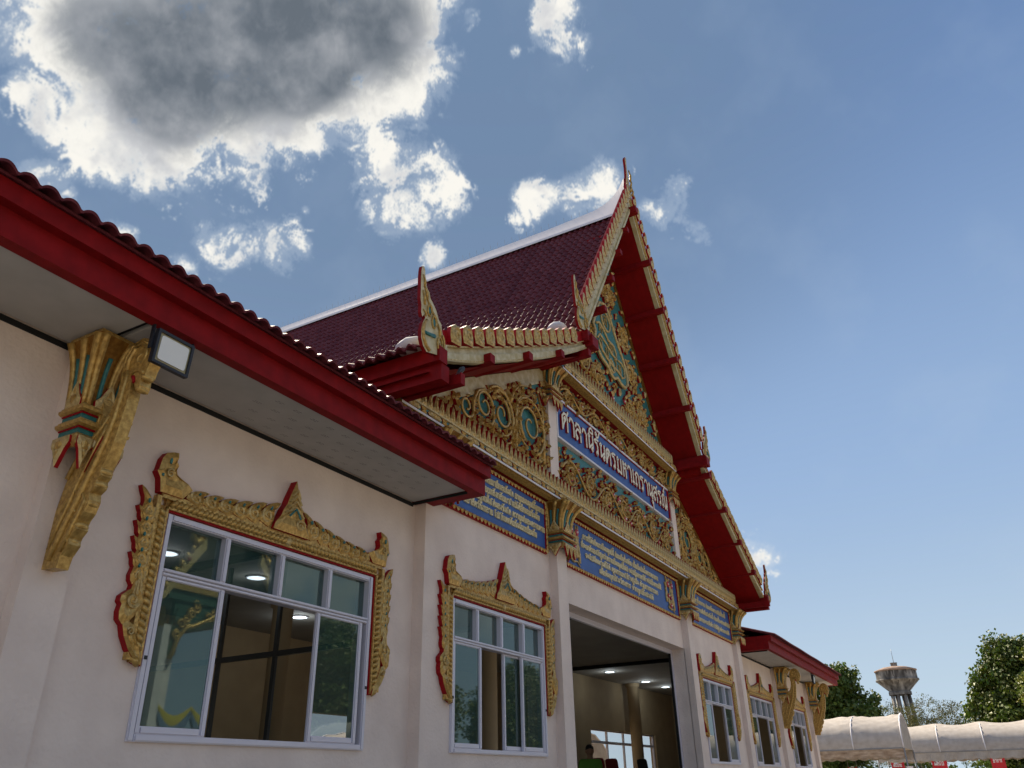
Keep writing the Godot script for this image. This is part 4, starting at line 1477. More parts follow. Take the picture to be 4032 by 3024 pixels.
	for s in [-1.0, 1.0]:
		tv.append(spiral(Vector2(XC + s * 1.42, 8.30), 0.28, 0.04, 1.2, s * 1.8))
		tv.append(spiral(Vector2(XC + s * 0.78, 8.16), 0.20, 0.04, 0.6, -s * 1.6))
		tv.append(spiral(Vector2(XC + s * 0.80, 9.72), 0.20, 0.04, 0.4, s * 1.6))
		tv.append(spiral(Vector2(XC + s * 1.0, 8.95), 0.22, 0.04, 2.0, -s * 1.6))
		tv.append(spiral(Vector2(XC + s * 0.22, 10.5), 0.13, 0.03, 1.0, s * 1.4))
	relief("carved_panel", pv("9.95 7.56;15.37 7.56;15.40 7.68;12.66 11.86;9.92 7.68"), 0.145, tv, [[12.55, 8.02, 0.06], [13.15, 8.2, 0.045], [11.6, 7.95, 0.045]], 560, Vector2(0.065, 0.12), 53, [[12.45, 9.35, 0.60], [12.75, 8.95, 0.52], [12.40, 9.0, 0.5]])
	# cartouche with rolled bands and raised characters
	var root := Node3D.new()
	root.name = "cartouche"
	hall.add_child(root, true)
	root.position = -origin[hall]
	origin[root] = Vector3.ZERO
	var outline := pv("12.30 9.98;12.48 10.02;12.64 9.90;12.82 9.60;13.02 9.34;13.22 9.12;13.36 8.86;13.34 8.64;13.18 8.50;12.98 8.50;12.80 8.56;12.62 8.46;12.46 8.50;12.34 8.60;12.06 8.66;11.88 8.78;11.80 8.96;11.86 9.14;11.78 9.26;11.86 9.44;12.0 9.56;12.04 9.76;12.16 9.92")
	var mb := MB.new().use(M.teal)
	mb.prism(outline, 0.15, 0.21, M.red_edge)
	obj("cartouche_ground", mb, root)
	var closed := PackedVector3Array()
	for v in outline:
		closed.append(Vector3(v.x, v.y, 0.215))
	closed.append(closed[0])
	mb = MB.new().use(M.gold_pale, true)
	mb.tube(closed, 0.035, -1, 6)
	obj("cartouche_rim", mb, root)
	for b in [spiral(Vector2(12.42, 9.62), 0.22, 0.20, 1.57, 1.0), pv("11.92 9.34;12.06 9.42;12.26 9.36;12.46 9.22;12.72 9.22;12.84 9.10;12.82 8.96;12.6 8.98;12.3 9.10;12.05 9.16;11.93 9.02"), pv("11.96 8.98;12.1 8.84;12.34 8.76;12.6 8.72;12.86 8.72;13.06 8.66;13.2 8.74;13.22 8.92;13.08 9.0;12.9 8.98"), pv("12.44 8.62;12.56 8.56;12.66 8.62;12.62 8.76;12.52 8.84;12.42 8.76;12.44 8.62")]:
		mb = MB.new().use(M.gold_pale, true)
		var path := PackedVector3Array()
		for v in b:
			path.append(Vector3(v.x, v.y, 0.222))
		mb.tube(path, 0.026, 0.022, 6)
		obj("band", mb, root)
	for g in [["ส", 12.33, 9.52, 0.20], ["ต", 12.06, 9.24, 0.16], ["ณ", 12.50, 9.02, 0.17], ["า", 12.02, 8.88, 0.18], ["บ", 12.30, 8.82, 0.17], ["ร", 12.72, 8.76, 0.18], ["พ", 12.92, 8.74, 0.16]]:
		mb = MB.new().use(M.gold)
		glyph(mb, g[0], Vector3(g[1], g[2], 0.212), g[3] / 9.0, 0.020, 0.02)
		obj("character", mb, root)
	for c in [[9.87, 0.14, 0.155, 0.12, 6.72, 7.42], [15.445, 0.14, 0.155, 0.12, 6.72, 7.42], [9.82, 0.20, 0.165, 0.16, 4.40, 5.172], [15.47, 0.20, 0.165, 0.16, 4.40, 5.172], [19.12, 0.16, 0.165, 0.16, 4.40, 5.172], [6.90, 0.16, 0.165, 0.16, 4.40, 5.172]]:
		var r2 := Node3D.new()
		r2.name = "lotus_capital"
		hall.add_child(r2, true)
		r2.position = -origin[hall]
		origin[r2] = Vector3.ZERO
		capital(r2, c[0], c[1] - 0.06, c[2], c[3] + 0.06, c[4], c[5])


# ---- Thai letters as strokes: two hex digits per point, x then y ----
const GLYPHS := {
	"ก": "00 06 15 07 19 49 58 60", "ข": "08 19 28 17 08/17 26 10 60 69", "ค": "35 46 37 26 35 24 00 07 29 49 67 60", "ง": "28 39 48 37 28/38 30 03", "จ": "14 25 34 23 14/34 30 56 49 29 07",
	"ฉ": "16 27 36 25 16/36 30 52 61/57 39 19 07/57 50", "ช": "08 19 28 17 08/17 26 10 60 66 7b", "ญ": "10 21 12 01 10/12 15 26 07 29 49 57 50 80 89", "ฐ": "16 27 36 25 16/49 19 06/36 33 00 60 66", "ณ": "10 21 12 01 10/12 15 26 07 29 49 57 50/99 91/91 80 71 82 91/50 83",
	"ด": "35 46 37 26 35 24 00 07 29 49 67 60", "ต": "35 46 37 26 35 24 00 07 29 38 49 67 60", "ถ": "10 21 12 01 10/12 15 26 07 29 49 67 60", "ท": "08 19 28 17 08/18 10/14 48 67 60", "น": "08 19 28 17 08/18 11 54/69 61/61 50 41 52 61",
	"บ": "08 19 28 17 08/18 10 60 69", "ป": "08 19 28 17 08/18 10 60 6c", "ผ": "16 27 36 25 16/07 00 34 60 69/07 19 37", "ฝ": "16 27 36 25 16/07 00 34 60 6c/07 19 37", "พ": "08 19 28 17 08/18 10 36 60 69", "ภ": "10 21 12 01 10/12 15 26 07 29 49 67 60", "ม": "08 19 28 17 08/18 12 01 10 21 12/21 60 69",
	"ย": "08 19 28 17 08/18 06 15 02 10 50 60 69", "ร": "30 41 32 21 30/41 45 37 17 08 29 59", "ล": "60 67 49 19 07/64 46 26 04 01 10 21 12 01", "ว": "40 51 42 31 40/51 57 39 19 07", "ศ": "35 46 37 26 35 24 00 07 29 49 67 60/58 7b", "ษ": "08 19 28 17 08/18 10 60 69/34 45 54 43 34", "ส": "60 67 49 19 07/64 46 26 04 01 10 21 12 01/48 7b", "ห": "08 19 28 17 08/18 10/14 57/57 68 59 48 57/57 50", "อ": "24 35 26 15 24/15 00 60 67 49 19 07",
	"ะ": "16 27 18 07 16 36 57/12 23 14 03 12 32 53", "า": "07 19 39 57 50", "เ": "10 21 12 01 10/12 19", "แ": "10 21 12 01 10/12 19/50 61 52 41 50/52 59", "โ": "10 21 12 01 10/12 18 0b 3c 5b", "ใ": "10 21 12 01 10/12 19 2b 4c 5a", "ไ": "10 21 12 01 10/12 1a 0c 3d",
}
const ABOVE := {"ิ": "00 12 33 52 50 00", "ี": "00 12 33 52 50 00/52 54", "ึ": "00 12 33 52 50 00/52 64", "ื": "00 12 33 52 50 00/42 44/62 64", "ั": "02 13 22 11 02/11 20 41 64", "์": "30 41 32 21 30/32 54", "่": "30 33", "้": "12 23 32 21/31 53", "็": "00 02 24 42 31/42 64", "ํ": "30 41 32 21 30"}
const BELOW := {"ุ": "28 39 48 37 28/48 44", "ู": "18 29 38 27 18/38 34 64 68"}


func stroke(mb: MB, s: String, o: Vector3, k: float, wide: float, deep: float) -> float:
	var most := 0.0
	for part in s.split("/"):
		var pts := PackedVector2Array()
		for c in part.split(" "):
			pts.append(Vector2(c.substr(0, 1).hex_to_int(), c.substr(1, 1).hex_to_int()))
		for i in pts.size() - 1:
			var a := pts[i] * k
			var b := pts[i + 1] * k
			most = maxf(most, maxf(pts[i].x, pts[i + 1].x))
			var d := (b - a)
			if d.length() < 1e-6:
				continue
			d = d.normalized()
			var n := d.orthogonal() * wide * 0.5
			a -= d * wide * 0.35
			b += d * wide * 0.35
			var q := [a - n, b - n, b + n, a + n]
			var zf := deep * (1.0 + 0.02 * (i % 3))
			mb.hexa([o + Vector3(q[3].x, q[3].y, zf), o + Vector3(q[2].x, q[2].y, zf), o + Vector3(q[1].x, q[1].y, zf), o + Vector3(q[0].x, q[0].y, zf), o + Vector3(q[3].x, q[3].y, 0), o + Vector3(q[2].x, q[2].y, 0), o + Vector3(q[1].x, q[1].y, 0), o + Vector3(q[0].x, q[0].y, 0)])
	return most


func glyph(mb: MB, ch: String, o: Vector3, k: float, wide: float, deep: float) -> float:
	return stroke(mb, GLYPHS[ch], o, k, wide, deep)


func text_width(t: String) -> float:
	var x := 0.0
	for ch in t:
		if ch == " ":
			x += 6.0
		elif GLYPHS.has(ch):
			x += glyph_width(ch)
	return x


func glyph_width(ch: String) -> float:
	var most := 0
	for part in GLYPHS[ch].split("/"):
		for c in part.split(" "):
			most = maxi(most, c.substr(0, 1).hex_to_int())
	return (most if not ch in "ศสชปฝ" else 6) + 2.6


# lays a line of text between x0 and x1; tall is the height of a consonant. Each item: [character and its marks, meshes]
func text_line(t: String, x0: float, x1: float, y: float, z: float, tall: float, wide: float, deep: float, mb: MB, on_letter = null) -> void:
	var total := text_width(t)
	var ks := (x1 - x0) / total
	var k := tall / 9.0
	var squeeze := ks / k
	var x := 0.0
	var last := 0.0
	var stacked := 0.0
	for ch in t:
		var o := Vector3.ZERO
		if ch == " ":
			x += 6.0
			continue
		if GLYPHS.has(ch):
			last = x
			stacked = 0.0
			o = Vector3(x0 + x * ks, y, z)
			x += glyph_width(ch)
			if on_letter != null:
				mb = on_letter.new_letter()
			mb.at(Transform3D(Basis.from_scale(Vector3(squeeze, 1, 1)), o))
			glyph(mb, ch, Vector3.ZERO, k, wide, deep)
		elif ABOVE.has(ch):
			mb.at(Transform3D(Basis.from_scale(Vector3(squeeze, 1, 1)), Vector3(x0 + (last + 1.5) * ks, y + (10.4 + stacked) * k, z)))
			stroke(mb, ABOVE[ch], Vector3.ZERO, k, wide * 0.85, deep)
			stacked += 4.5
		elif BELOW.has(ch):
			mb.at(Transform3D(Basis.from_scale(Vector3(squeeze, 1, 1)), Vector3(x0 + (last + 2.0) * ks, y - 10.2 * k, z)))
			stroke(mb, BELOW[ch], Vector3.ZERO, k, wide * 0.85, deep)


class LetterMaker:
	var list := []
	var m: Material
	func new_letter() -> MB:
		var b := MB.new().use(m)
		list.append(b)
		return b


func make_boards() -> void:
	# the name over the door
	var t := thing("name_board", "long blue name board with raised cream Thai letters on the upper gable", "sign", Vector3(12.62, 6.35, 0.15))
	var mb := MB.new().use(M.blue)
	mb.box(Vector3(10.06, 6.36, 0.12), Vector3(15.20, 7.00, 0.175))
	obj("board", mb, t)
	mb = MB.new().use(M.white)
	mb.box(Vector3(10.02, 7.00, 0.12), Vector3(15.25, 7.035, 0.20))
	mb.box(Vector3(10.02, 6.325, 0.12), Vector3(15.25, 6.36, 0.20))
	mb.box(Vector3(10.02, 6.36, 0.12), Vector3(10.06, 7.00, 0.20))
	mb.use(M.red_edge)
	mb.box(Vector3(15.20, 6.36, 0.12), Vector3(15.25, 7.00, 0.20))
	mb.box(Vector3(10.06, 6.985, 0.18), Vector3(15.2, 6.999, 0.19))
	obj("frame", mb, t)
	var words := "ศาลานิรันตรมหาเถรานุสรณ์"
	var back := LetterMaker.new()
	back.m = M.red_edge
	text_line(words, 10.20, 15.12, 6.535, 0.175, 0.275, 0.046, 0.030, null, back)
	var front := LetterMaker.new()
	front.m = M.letter
	text_line(words, 10.20, 15.12, 6.535, 0.206, 0.275, 0.036, 0.008, null, front)
	for i in front.list.size():
		var o := obj("letter", back.list[i], t)
		obj("letter_face", front.list[i], o)
	# inscriptions
	var pan := [
		["blue inscription panel of four gold text lines partly behind the red eave", 6.98, 9.56, 4.42, 5.165, [
			["หลาก ไม่ไหลกลับมาอีกเลยฉันใด อายุของมนุษย์ทั้งหลาย", 7.42, 9.50, 4.965], ["คืนวันที่จะถอยหลังกลับมาใหม่ได้อีกเลยฉันนั้น", 7.40, 9.36, 4.835], ["ต้นไม้ที่เกิดอยู่ริมฝั่งโค่นลงฉันใด ความแก่และความตาย", 7.28, 9.50, 4.70], ["ย่อมพัดพาเอาสัตว์ทั้งหลาย ไปให้แตกดับฉันนั้นเหมือนกัน", 7.05, 9.26, 4.575]], false],
		["long blue inscription panel with red roses at both ends above the doorway", 10.05, 15.18, 4.39, 5.165, [
			["การที่ได้เกิดมาเป็นมนุษย์นี้ ย่อมเป็นสิ่งสำคัญ เมื่อเป็นเช่นนั้นควรพยายาม", 10.78, 14.10, 4.93], ["ที่จะยกตัวเองให้สูงกว่าความเป็นมนุษย์ขึ้นไป จะไปเป็นเทวดาก็ดี จะไปเป็นพรหมก็ดี", 10.70, 14.22, 4.79], ["จะไปนิพพานก็ได้ คุณธรรมทำให้ใจสูงขึ้น ด้วยการภาวนา", 10.84, 14.02, 4.655], ["เพื่อพ้นทุกข์ในวัฏสงสาร จากทุกข์ทั้งปวงได้", 11.35, 13.75, 4.52]], true],
		["small blue inscription panel of three gold text lines right of the doorway", 15.74, 18.92, 4.42, 5.165, [
			["ผู้มีปัญญาทั้งหลาย ย่อมเห็นความไม่เที่ยงนี้", 15.85, 18.55, 4.93], ["ควรรีบทำความดีเสียในวันนี้ ก่อนที่จะสายเกินไป", 15.80, 18.85, 4.755], ["ก่อนความตายจะมาถึงตัว ไม่มีผู้ใดต้านทานได้", 15.90, 18.72, 4.575]], false],
	]
	for p in pan:
		t = thing("inscription_panel", p[0], "sign", Vector3((p[1] + p[2]) / 2, p[3], 0.14), "inscription panels under the cornice")
		mb = MB.new().use(M.blue)
		mb.box(Vector3(p[1] + 0.05, p[3] + 0.06, 0.13), Vector3(p[2] - 0.05, p[4] - 0.055, 0.165))
		obj("board", mb, t)
		# frame of twisted leaves on a red ground
		mb = MB.new().use(M.red_edge)
		mb.box(Vector3(p[1], p[3], 0.13), Vector3(p[2], p[3] + 0.06, 0.172))
		mb.box(Vector3(p[1], p[4] - 0.055, 0.13), Vector3(p[2], p[4], 0.172))
		mb.box(Vector3(p[1], p[3] + 0.06, 0.13), Vector3(p[1] + 0.05, p[4] - 0.055, 0.172))
		mb.box(Vector3(p[2] - 0.05, p[3] + 0.06, 0.13), Vector3(p[2], p[4] - 0.055, 0.172))
		mb.use(M.gold_pale)
		var n := int((p[2] - p[1]) / 0.085)
		var ol := pv(KRANOK)
		for i in n:
			for e in 2:
				var y: float = (p[3] + 0.004) if e == 0 else (p[4] - 0.052)
				mb.at(Transform3D(Basis(Vector3(0, 0, 1), -0.9) * Basis.from_scale(Vector3(0.075, 0.085, 1)), Vector3(p[1] + (i + 0.3) * (p[2] - p[1]) / n, y + 0.01, 0.17)))
				mb.carve(ol, 0.018, M.gold if i % 2 == 0 else M.gold_pale, M.red_edge, 0.65, 0.6)
		n = int((p[4] - p[3]) / 0.085)
		for i in n:
			for e in 2:
				mb.at(Transform3D(Basis(Vector3(0, 0, 1), 0.3) * Basis.from_scale(Vector3(0.06, 0.09, 1)), Vector3(p[1 + e] + (0.025 if e == 0 else -0.025), p[3] + 0.03 + i * (p[4] - p[3] - 0.06) / n, 0.17)))
				mb.carve(ol, 0.018, M.gold, M.red_edge, 0.65, 0.6)
		obj("frame", mb, t)
		for l in p[5]:
			mb = MB.new().use(M.letter_gold)
			text_line(l[0], l[1], l[2], l[3], 0.165, 0.062, 0.013, 0.016, mb)
			obj("text_line", mb, t)
		if p[6]:
			for e in [10.42, 14.68]:
				mb = MB.new().use(M.gold_pale, true)
				for v in ["-.20 .06;-.22 .2;-.17 .36;-.16 .5", ".18 -.05;.19 .1;.15 .26;.17 .44", "-.05 0;-.1 .16;.02 .3;-.02 .56", ".08 .02;.12 .2;.06 .36;.10 .54", "-.14 -.02;-.02 -.06;.10 -.04;.20 -.10"]:
					var path := PackedVector3Array()
					for w in pv(v):
						path.append(Vector3(e + w.x, 4.56 + w.y * 0.95, 0.178))
					mb.tube(path, 0.024, 0.008, 5)
				for i in 14:
					mb.at(Transform3D(Basis(Vector3(0, 0, 1), sin(i * 2.3)) * Basis.from_scale(Vector3(0.07, 0.12, 1)), Vector3(e + 0.17 * sin(i * 1.9), 4.56 + 0.036 * i, 0.166)))
					mb.carve(ol, 0.02, M.gold_pale, M.gold, 0.65, 0.5)
				obj("rose_stem", mb, t)
				for r in [[-0.09, 0.36, 0.058], [0.11, 0.36, 0.052], [-0.11, 0.14, 0.04], [0.02, 0.12, 0.035], [-0.02, -0.03, 0.05]]:
					mb = MB.new().use(M.flower, true)
					for k in 6:
						var a := k * TAU / 6
						mb.ball(Vector3(e + r[0] + cos(a) * r[2] * 0.6, 4.60 + r[1] + sin(a) * r[2] * 0.6, 0.19), Vector3(r[2] * 0.5, r[2] * 0.5, 0.02), 6)
					mb.use(M.flower_white, true)
					mb.ball(Vector3(e + r[0], 4.60 + r[1], 0.20), Vector3(r[2] * 0.35, r[2] * 0.35, 0.02), 6)
					obj("rose", mb, t)


func wing_tile(m: Material) -> ArrayMesh:
	# rounded roof tile of the low wing roofs: x across, z down the slope, with thickness
	var mb := MB.new().use(m, true)
	var n := 10
	var wide := 0.127
	var pa := []
	for i in n + 1:
		var f := float(i) / n
		pa.append(Vector2((f - 0.5) * wide, 0.030 * pow(sin(PI * clampf(f / 0.86, 0, 1)), 0.75)))
	for i in n:
		var a: Vector2 = pa[i]
		var b: Vector2 = pa[i + 1]
		mb.use(m, true)
		mb.quad(Vector3(a.x, a.y, 0), Vector3(b.x, b.y, 0), Vector3(b.x, b.y, -0.33), Vector3(a.x, a.y, -0.33))
		mb.quad(Vector3(b.x, b.y - 0.018, 0), Vector3(a.x, a.y - 0.018, 0), Vector3(a.x, a.y - 0.018, -0.33), Vector3(b.x, b.y - 0.018, -0.33))
		mb.use(m, false)
		mb.quad(Vector3(a.x, a.y - 0.018, 0), Vector3(b.x, b.y - 0.018, 0), Vector3(b.x, b.y, 0), Vector3(a.x, a.y, 0))
	return mb.commit()


func make_wing_eave(x0: float, x1: float, open_end: float, near: bool) -> void:
	# open_end: the end next to the hall
	var mb := MB.new().use(M.red)
	mb.box(Vector3(x0, 4.535, 0.70), Vector3(x1, 4.66, 0.872))
	var up := obj("fascia_board", mb, hall)
	mb = MB.new().use(M.red)
	mb.box(Vector3(x0, 4.355, 0.705), Vector3(x1, 4.533, 0.80))
	obj("fascia_board", mb, hall)
	var ins := 0.20
	for e in [x0, x1]:
		mb = MB.new().use(M.red)
		var a: float = e if e == x0 else e - ins
		mb.box(Vector3(a, 4.356, -0.02), Vector3(a + ins, 4.66, 0.704))
		obj("end_board", mb, hall)
	# soffit boards; shade of the gaps painted as black backing and wall strips
	var seams := []
	if near:
		seams = [x0 + ins, 2.745, x1 - ins]
	else:
		seams = [x0 + ins, 23.45, 27.2, x1 - ins]
	mb = MB.new().use(M.gap)
	mb.box(Vector3(x0 + ins, 4.40, 0.0), Vector3(x1 - ins, 4.43, 0.704))
	obj("soffit_backing", mb, hall)
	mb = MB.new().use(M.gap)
	mb.box(Vector3(x0 + ins, 4.322, 0.0), Vector3(x1 - ins, 4.3615, 0.014))  # black strips paint the gap shade along the wall and inner end
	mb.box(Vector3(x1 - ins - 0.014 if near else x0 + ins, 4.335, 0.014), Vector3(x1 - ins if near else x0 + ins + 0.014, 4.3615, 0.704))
	obj("painted_gap_shade", mb, hall)
	for i in seams.size() - 1:
		mb = MB.new().use(M.soffit)
		var a: float = seams[i] + 0.028
		var b: float = seams[i + 1] - 0.028
		mb.box(Vector3(a, 4.362, 0.036), Vector3(b, 4.398, 0.704))
		var o := obj("soffit_board", mb, hall)
		if (near and i == 1) or (not near and i == 0):
			# vent slots: pairs of short dashes in staggered groups
			mb = MB.new().use(M.slot)
			var nx := 12
			for gx in nx:
				for gz in 4:
					var cx := a + 1.15 + gx * 0.20 + 0.10 * (gz % 2)
					var cz := 0.13 + gz * 0.145
					for k in 2:
						for j in 2:
							mb.box(Vector3(cx + k * 0.040 + j * 0.012, 4.3605, cz + j * 0.018), Vector3(cx + k * 0.040 + j * 0.012 + 0.030, 4.3615, cz + j * 0.018 + 0.003))
			stuff(obj("vent_slot", mb, o))
	# the low roof behind
	mb = MB.new().use(M.tile)
	mb.hexa([Vector3(x0, 4.655, 0.90), Vector3(x1, 4.655, 0.90), Vector3(x1, 4.675, 0.90), Vector3(x0, 4.675, 0.90), Vector3(x0, 6.0, -3.4), Vector3(x1, 6.0, -3.4), Vector3(x1, 6.03, -3.4), Vector3(x0, 6.03, -3.4)])
	mb.hexa([Vector3(x0, 4.9, -6.9), Vector3(x1, 4.9, -6.9), Vector3(x1, 6.0, -3.41), Vector3(x0, 6.0, -3.41), Vector3(x0, 4.93, -6.9), Vector3(x1, 4.93, -6.9), Vector3(x1, 6.03, -3.41), Vector3(x0, 6.03, -3.41)])
	var roof := obj("wing_roof", mb, hall)
	var kinds := [wing_tile(M.tile), wing_tile(M.tile_b), wing_tile(M.tile_c)]
	var n := int((x1 - x0 + 0.04) / 0.127)
	var rest := [[], [], []]
	for i in n:
		for r in 13:
			var s := 0.30 * r
			var jit := 0.004 * sin(i * 12.9 + r * 3.3)
			var t := Transform3D(Basis(Vector3(1, 0, 0), atan(0.305)), Vector3(x0 + (i + 0.5) * 0.127, 4.668 + s * 0.292 + jit, 0.965 - s * 0.956))
			var kind := (i * 5 + r * 3) % 7
			kind = 0 if kind < 4 else (1 if kind < 6 else 2)
			if r == 0:
				placed("eave_tile", kinds[kind], roof, t)
			else:
				rest[kind].append(t)
	for k in 3:
		multi("roof_tile_field", kinds[k], rest[k], roof)


func make_floodlight(at: Vector3, label: String, up_tilt: float) -> void:
	var t := thing("floodlight", label, "floodlight", at)
	var B := Basis(Vector3(0, 1, 0), 0.02) * Basis(Vector3(1, 0, 0), up_tilt)
	var mb := MB.new().at(Transform3D(B, at))
	mb.use(M.rubber)
	mb.box(Vector3(-0.145, -0.119, -0.022), Vector3(0.145, 0.119, 0.0))
	for k in 7:
		mb.box(Vector3(-0.12 + k * 0.037, -0.10, -0.034), Vector3(-0.11 + k * 0.037, 0.10, -0.022))
	for e in [[-0.145, -0.119, 0.145, -0.100], [-0.145, 0.100, 0.145, 0.119], [-0.145, -0.100, -0.126, 0.100], [0.126, -0.100, 0.145, 0.100]]:
		mb.box(Vector3(e[0], e[1], 0.0), Vector3(e[2], e[3], 0.016))
	obj("housing", mb, t)
	mb = MB.new().at(Transform3D(B, at))
	mb.use(M.lamp_rim)
	mb.quad(Vector3(-0.126, -0.100, 0.004), Vector3(0.126, -0.100, 0.004), Vector3(0.126, 0.100, 0.004), Vector3(-0.126, 0.100, 0.004))
	obj("reflector", mb, t)
	mb = MB.new().at(Transform3D(B, at))
	mb.use(M.lamp_glass)
	var p := PackedVector2Array()
	for c in [[0.092, 0.066], [-0.092, 0.066], [-0.092, -0.066], [0.092, -0.066]]:
		for k in 4:
			var a: float = atan2(signf(c[1]), signf(c[0])) - PI / 4 + k * PI / 6
			p.append(Vector2(c[0], c[1]) + Vector2(cos(a), sin(a)) * 0.018)
	mb.prism(p, 0.005, 0.012)
	obj("lens", mb, t)
	mb = MB.new().use(M.rubber)
	mb.at(Transform3D(Basis(), at))
	mb.box(Vector3(-0.160, -0.02, -0.04), Vector3(-0.148, 0.17, -0.01))
	mb.box(Vector3(0.148, -0.02, -0.04), Vector3(0.160, 0.17, -0.01))
	mb.box(Vector3(-0.160, 0.158, -0.04), Vector3(0.160, 0.17, -0.01))
	obj("bracket", mb, t)


func make_ceiling_light(at: Vector3, label: String) -> void:
	var t := thing("ceiling_light", label, "ceiling light", at, "round ceiling lights inside the hall")
	var mb := MB.new().use(M.white, true)
	mb.lathe(at, [Vector2(0.15, 0.0), Vector2(0.15, -0.015), Vector2(0.125, -0.02)], 20)
	obj("rim", mb, t)
	mb = MB.new().use(M.led_glow, true)
	mb.lathe(at, [Vector2(0.126, -0.018), Vector2(0.0, -0.020)], 20)
	obj("diffuser", mb, t)
	var l := OmniLight3D.new()
	l.name = "glow"
	l.light_color = Color(0.92, 0.97, 1.0)
	l.light_energy = 0.06
	l.light_size = 0.12
	l.omni_range = 9.0
	l.omni_attenuation = 2.0
	l.shadow_enabled = true
	t.add_child(l)
	l.position = Vector3(0, -0.16, 0)


func make_bird(at: Vector3) -> void:
	var t := thing("bird", "small dark swallow perched on the red beam end under the gable", "bird", at)
	var mb := MB.new().use(M.bird, true)
	mb.at(Transform3D(Basis(Vector3(0, 1, 0), 0.2) * Basis(Vector3(0, 0, 1), 0.75), at + Vector3(0, 0.065, 0)))
	var pr := [[-0.075, 0.002], [-0.062, 0.012], [-0.04, 0.024], [-0.01, 0.031], [0.02, 0.030], [0.042, 0.021], [0.052, 0.019], [0.066, 0.021], [0.078, 0.017], [0.087, 0.006], [0.100, 0.001]]
	for i in pr.size() - 1:
		for k in 10:
			var a := k * TAU / 10
			var b := (k + 1) * TAU / 10
			var f := func(q: Array, u: float) -> Vector3: return Vector3(q[0], sin(u) * q[1] * 0.95, cos(u) * q[1])
			mb.use(M.bird_belly if sin((a + b) / 2) < -0.35 and i > 1 and i < 6 else M.bird, true)
			mb.quad(f.call(pr[i], b), f.call(pr[i], a), f.call(pr[i + 1], a), f.call(pr[i + 1], b))
	obj("body", mb, t)
	mb = MB.new().use(M.bird)
	mb.at(Transform3D(Basis(Vector3(0, 1, 0), 0.2) * Basis(Vector3(0, 0, 1), 0.75), at + Vector3(0, 0.065, 0)))
	for s in [-1.0, 1.0]:
		mb.hexa([Vector3(-0.16, -0.004, s * 0.018), Vector3(-0.06, -0.004, s * 0.010), Vector3(-0.06, 0.002, s * 0.010), Vector3(-0.16, 0.0, s * 0.018), Vector3(-0.155, -0.004, s * 0.012), Vector3(-0.06, -0.004, 0), Vector3(-0.06, 0.002, 0), Vector3(-0.155, 0.0, s * 0.012)])
		mb.hexa([Vector3(-0.115, 0.006, s * 0.016), Vector3(0.03, -0.008, s * 0.033), Vector3(0.035, 0.020, s * 0.029), Vector3(-0.10, 0.012, s * 0.014), Vector3(-0.115, 0.004, s * 0.012), Vector3(0.03, -0.008, s * 0.026), Vector3(0.035, 0.02, s * 0.022), Vector3(-0.10, 0.012, s * 0.010)])
	obj("wing", mb, t)
	mb = MB.new().use(M.bird)
	for s in [-1.0, 1.0]:
		mb.tube(PackedVector3Array([at + Vector3(0.005, 0.045, s * 0.01), at + Vector3(0.006, 0.0, s * 0.012)]), 0.003, 0.002, 4)
	obj("leg", mb, t)


func make_chair(called: String, at: Vector3, turn: float, m: Material, label: String) -> Node3D:
	var t := thing(called, label, "chair", at, "plastic chairs inside the hall")
	var B := Transform3D(Basis(Vector3(0, 1, 0), turn), at)
	var mb := MB.new().at(B).use(m)
	var p := PackedVector2Array()
	for i in 9:
		var a := PI * i / 8
		p.append(Vector2(signf(cos(a)) * (0.12 + 0.075 * absf(cos(a))) if i != 4 else 0.0, 0.78 + 0.09 * sin(a)))
	p.append(Vector2(-0.185, 0.48))
	p.append(Vector2(0.185, 0.48))
	mb.at(B * Transform3D(Basis(Vector3(1, 0, 0), -0.16), Vector3(0, 0.0, -0.12)))
	mb.prism(p, -0.012, 0.012)
	obj("backrest", mb, t)
	mb = MB.new().at(B).use(m)
	mb.hexa([Vector3(-0.21, 0.42, 0.22), Vector3(0.21, 0.42, 0.22), Vector3(0.205, 0.445, 0.215), Vector3(-0.205, 0.445, 0.215), Vector3(-0.19, 0.40, -0.20), Vector3(0.19, 0.40, -0.20), Vector3(0.185, 0.425, -0.195), Vector3(-0.185, 0.425, -0.195)])
	obj("seat", mb, t)
	for sx in [-1.0, 1.0]:
		for sz in [-1.0, 1.0]:
			mb = MB.new().at(B).use(m)
			mb.tube(PackedVector3Array([Vector3(sx * 0.17, 0.42, sz * 0.17), Vector3(sx * 0.21, 0.0, sz * 0.22)]), 0.024, 0.018, 6)
			obj("leg", mb, t)
		mb = MB.new().at(B).use(m)
		mb.tube(PackedVector3Array([Vector3(sx * 0.165, 0.40, -0.17), Vector3(sx * 0.17, 0.55, -0.20)]), 0.02, 0.018, 6)
		obj("back_post", mb, t)
	return t


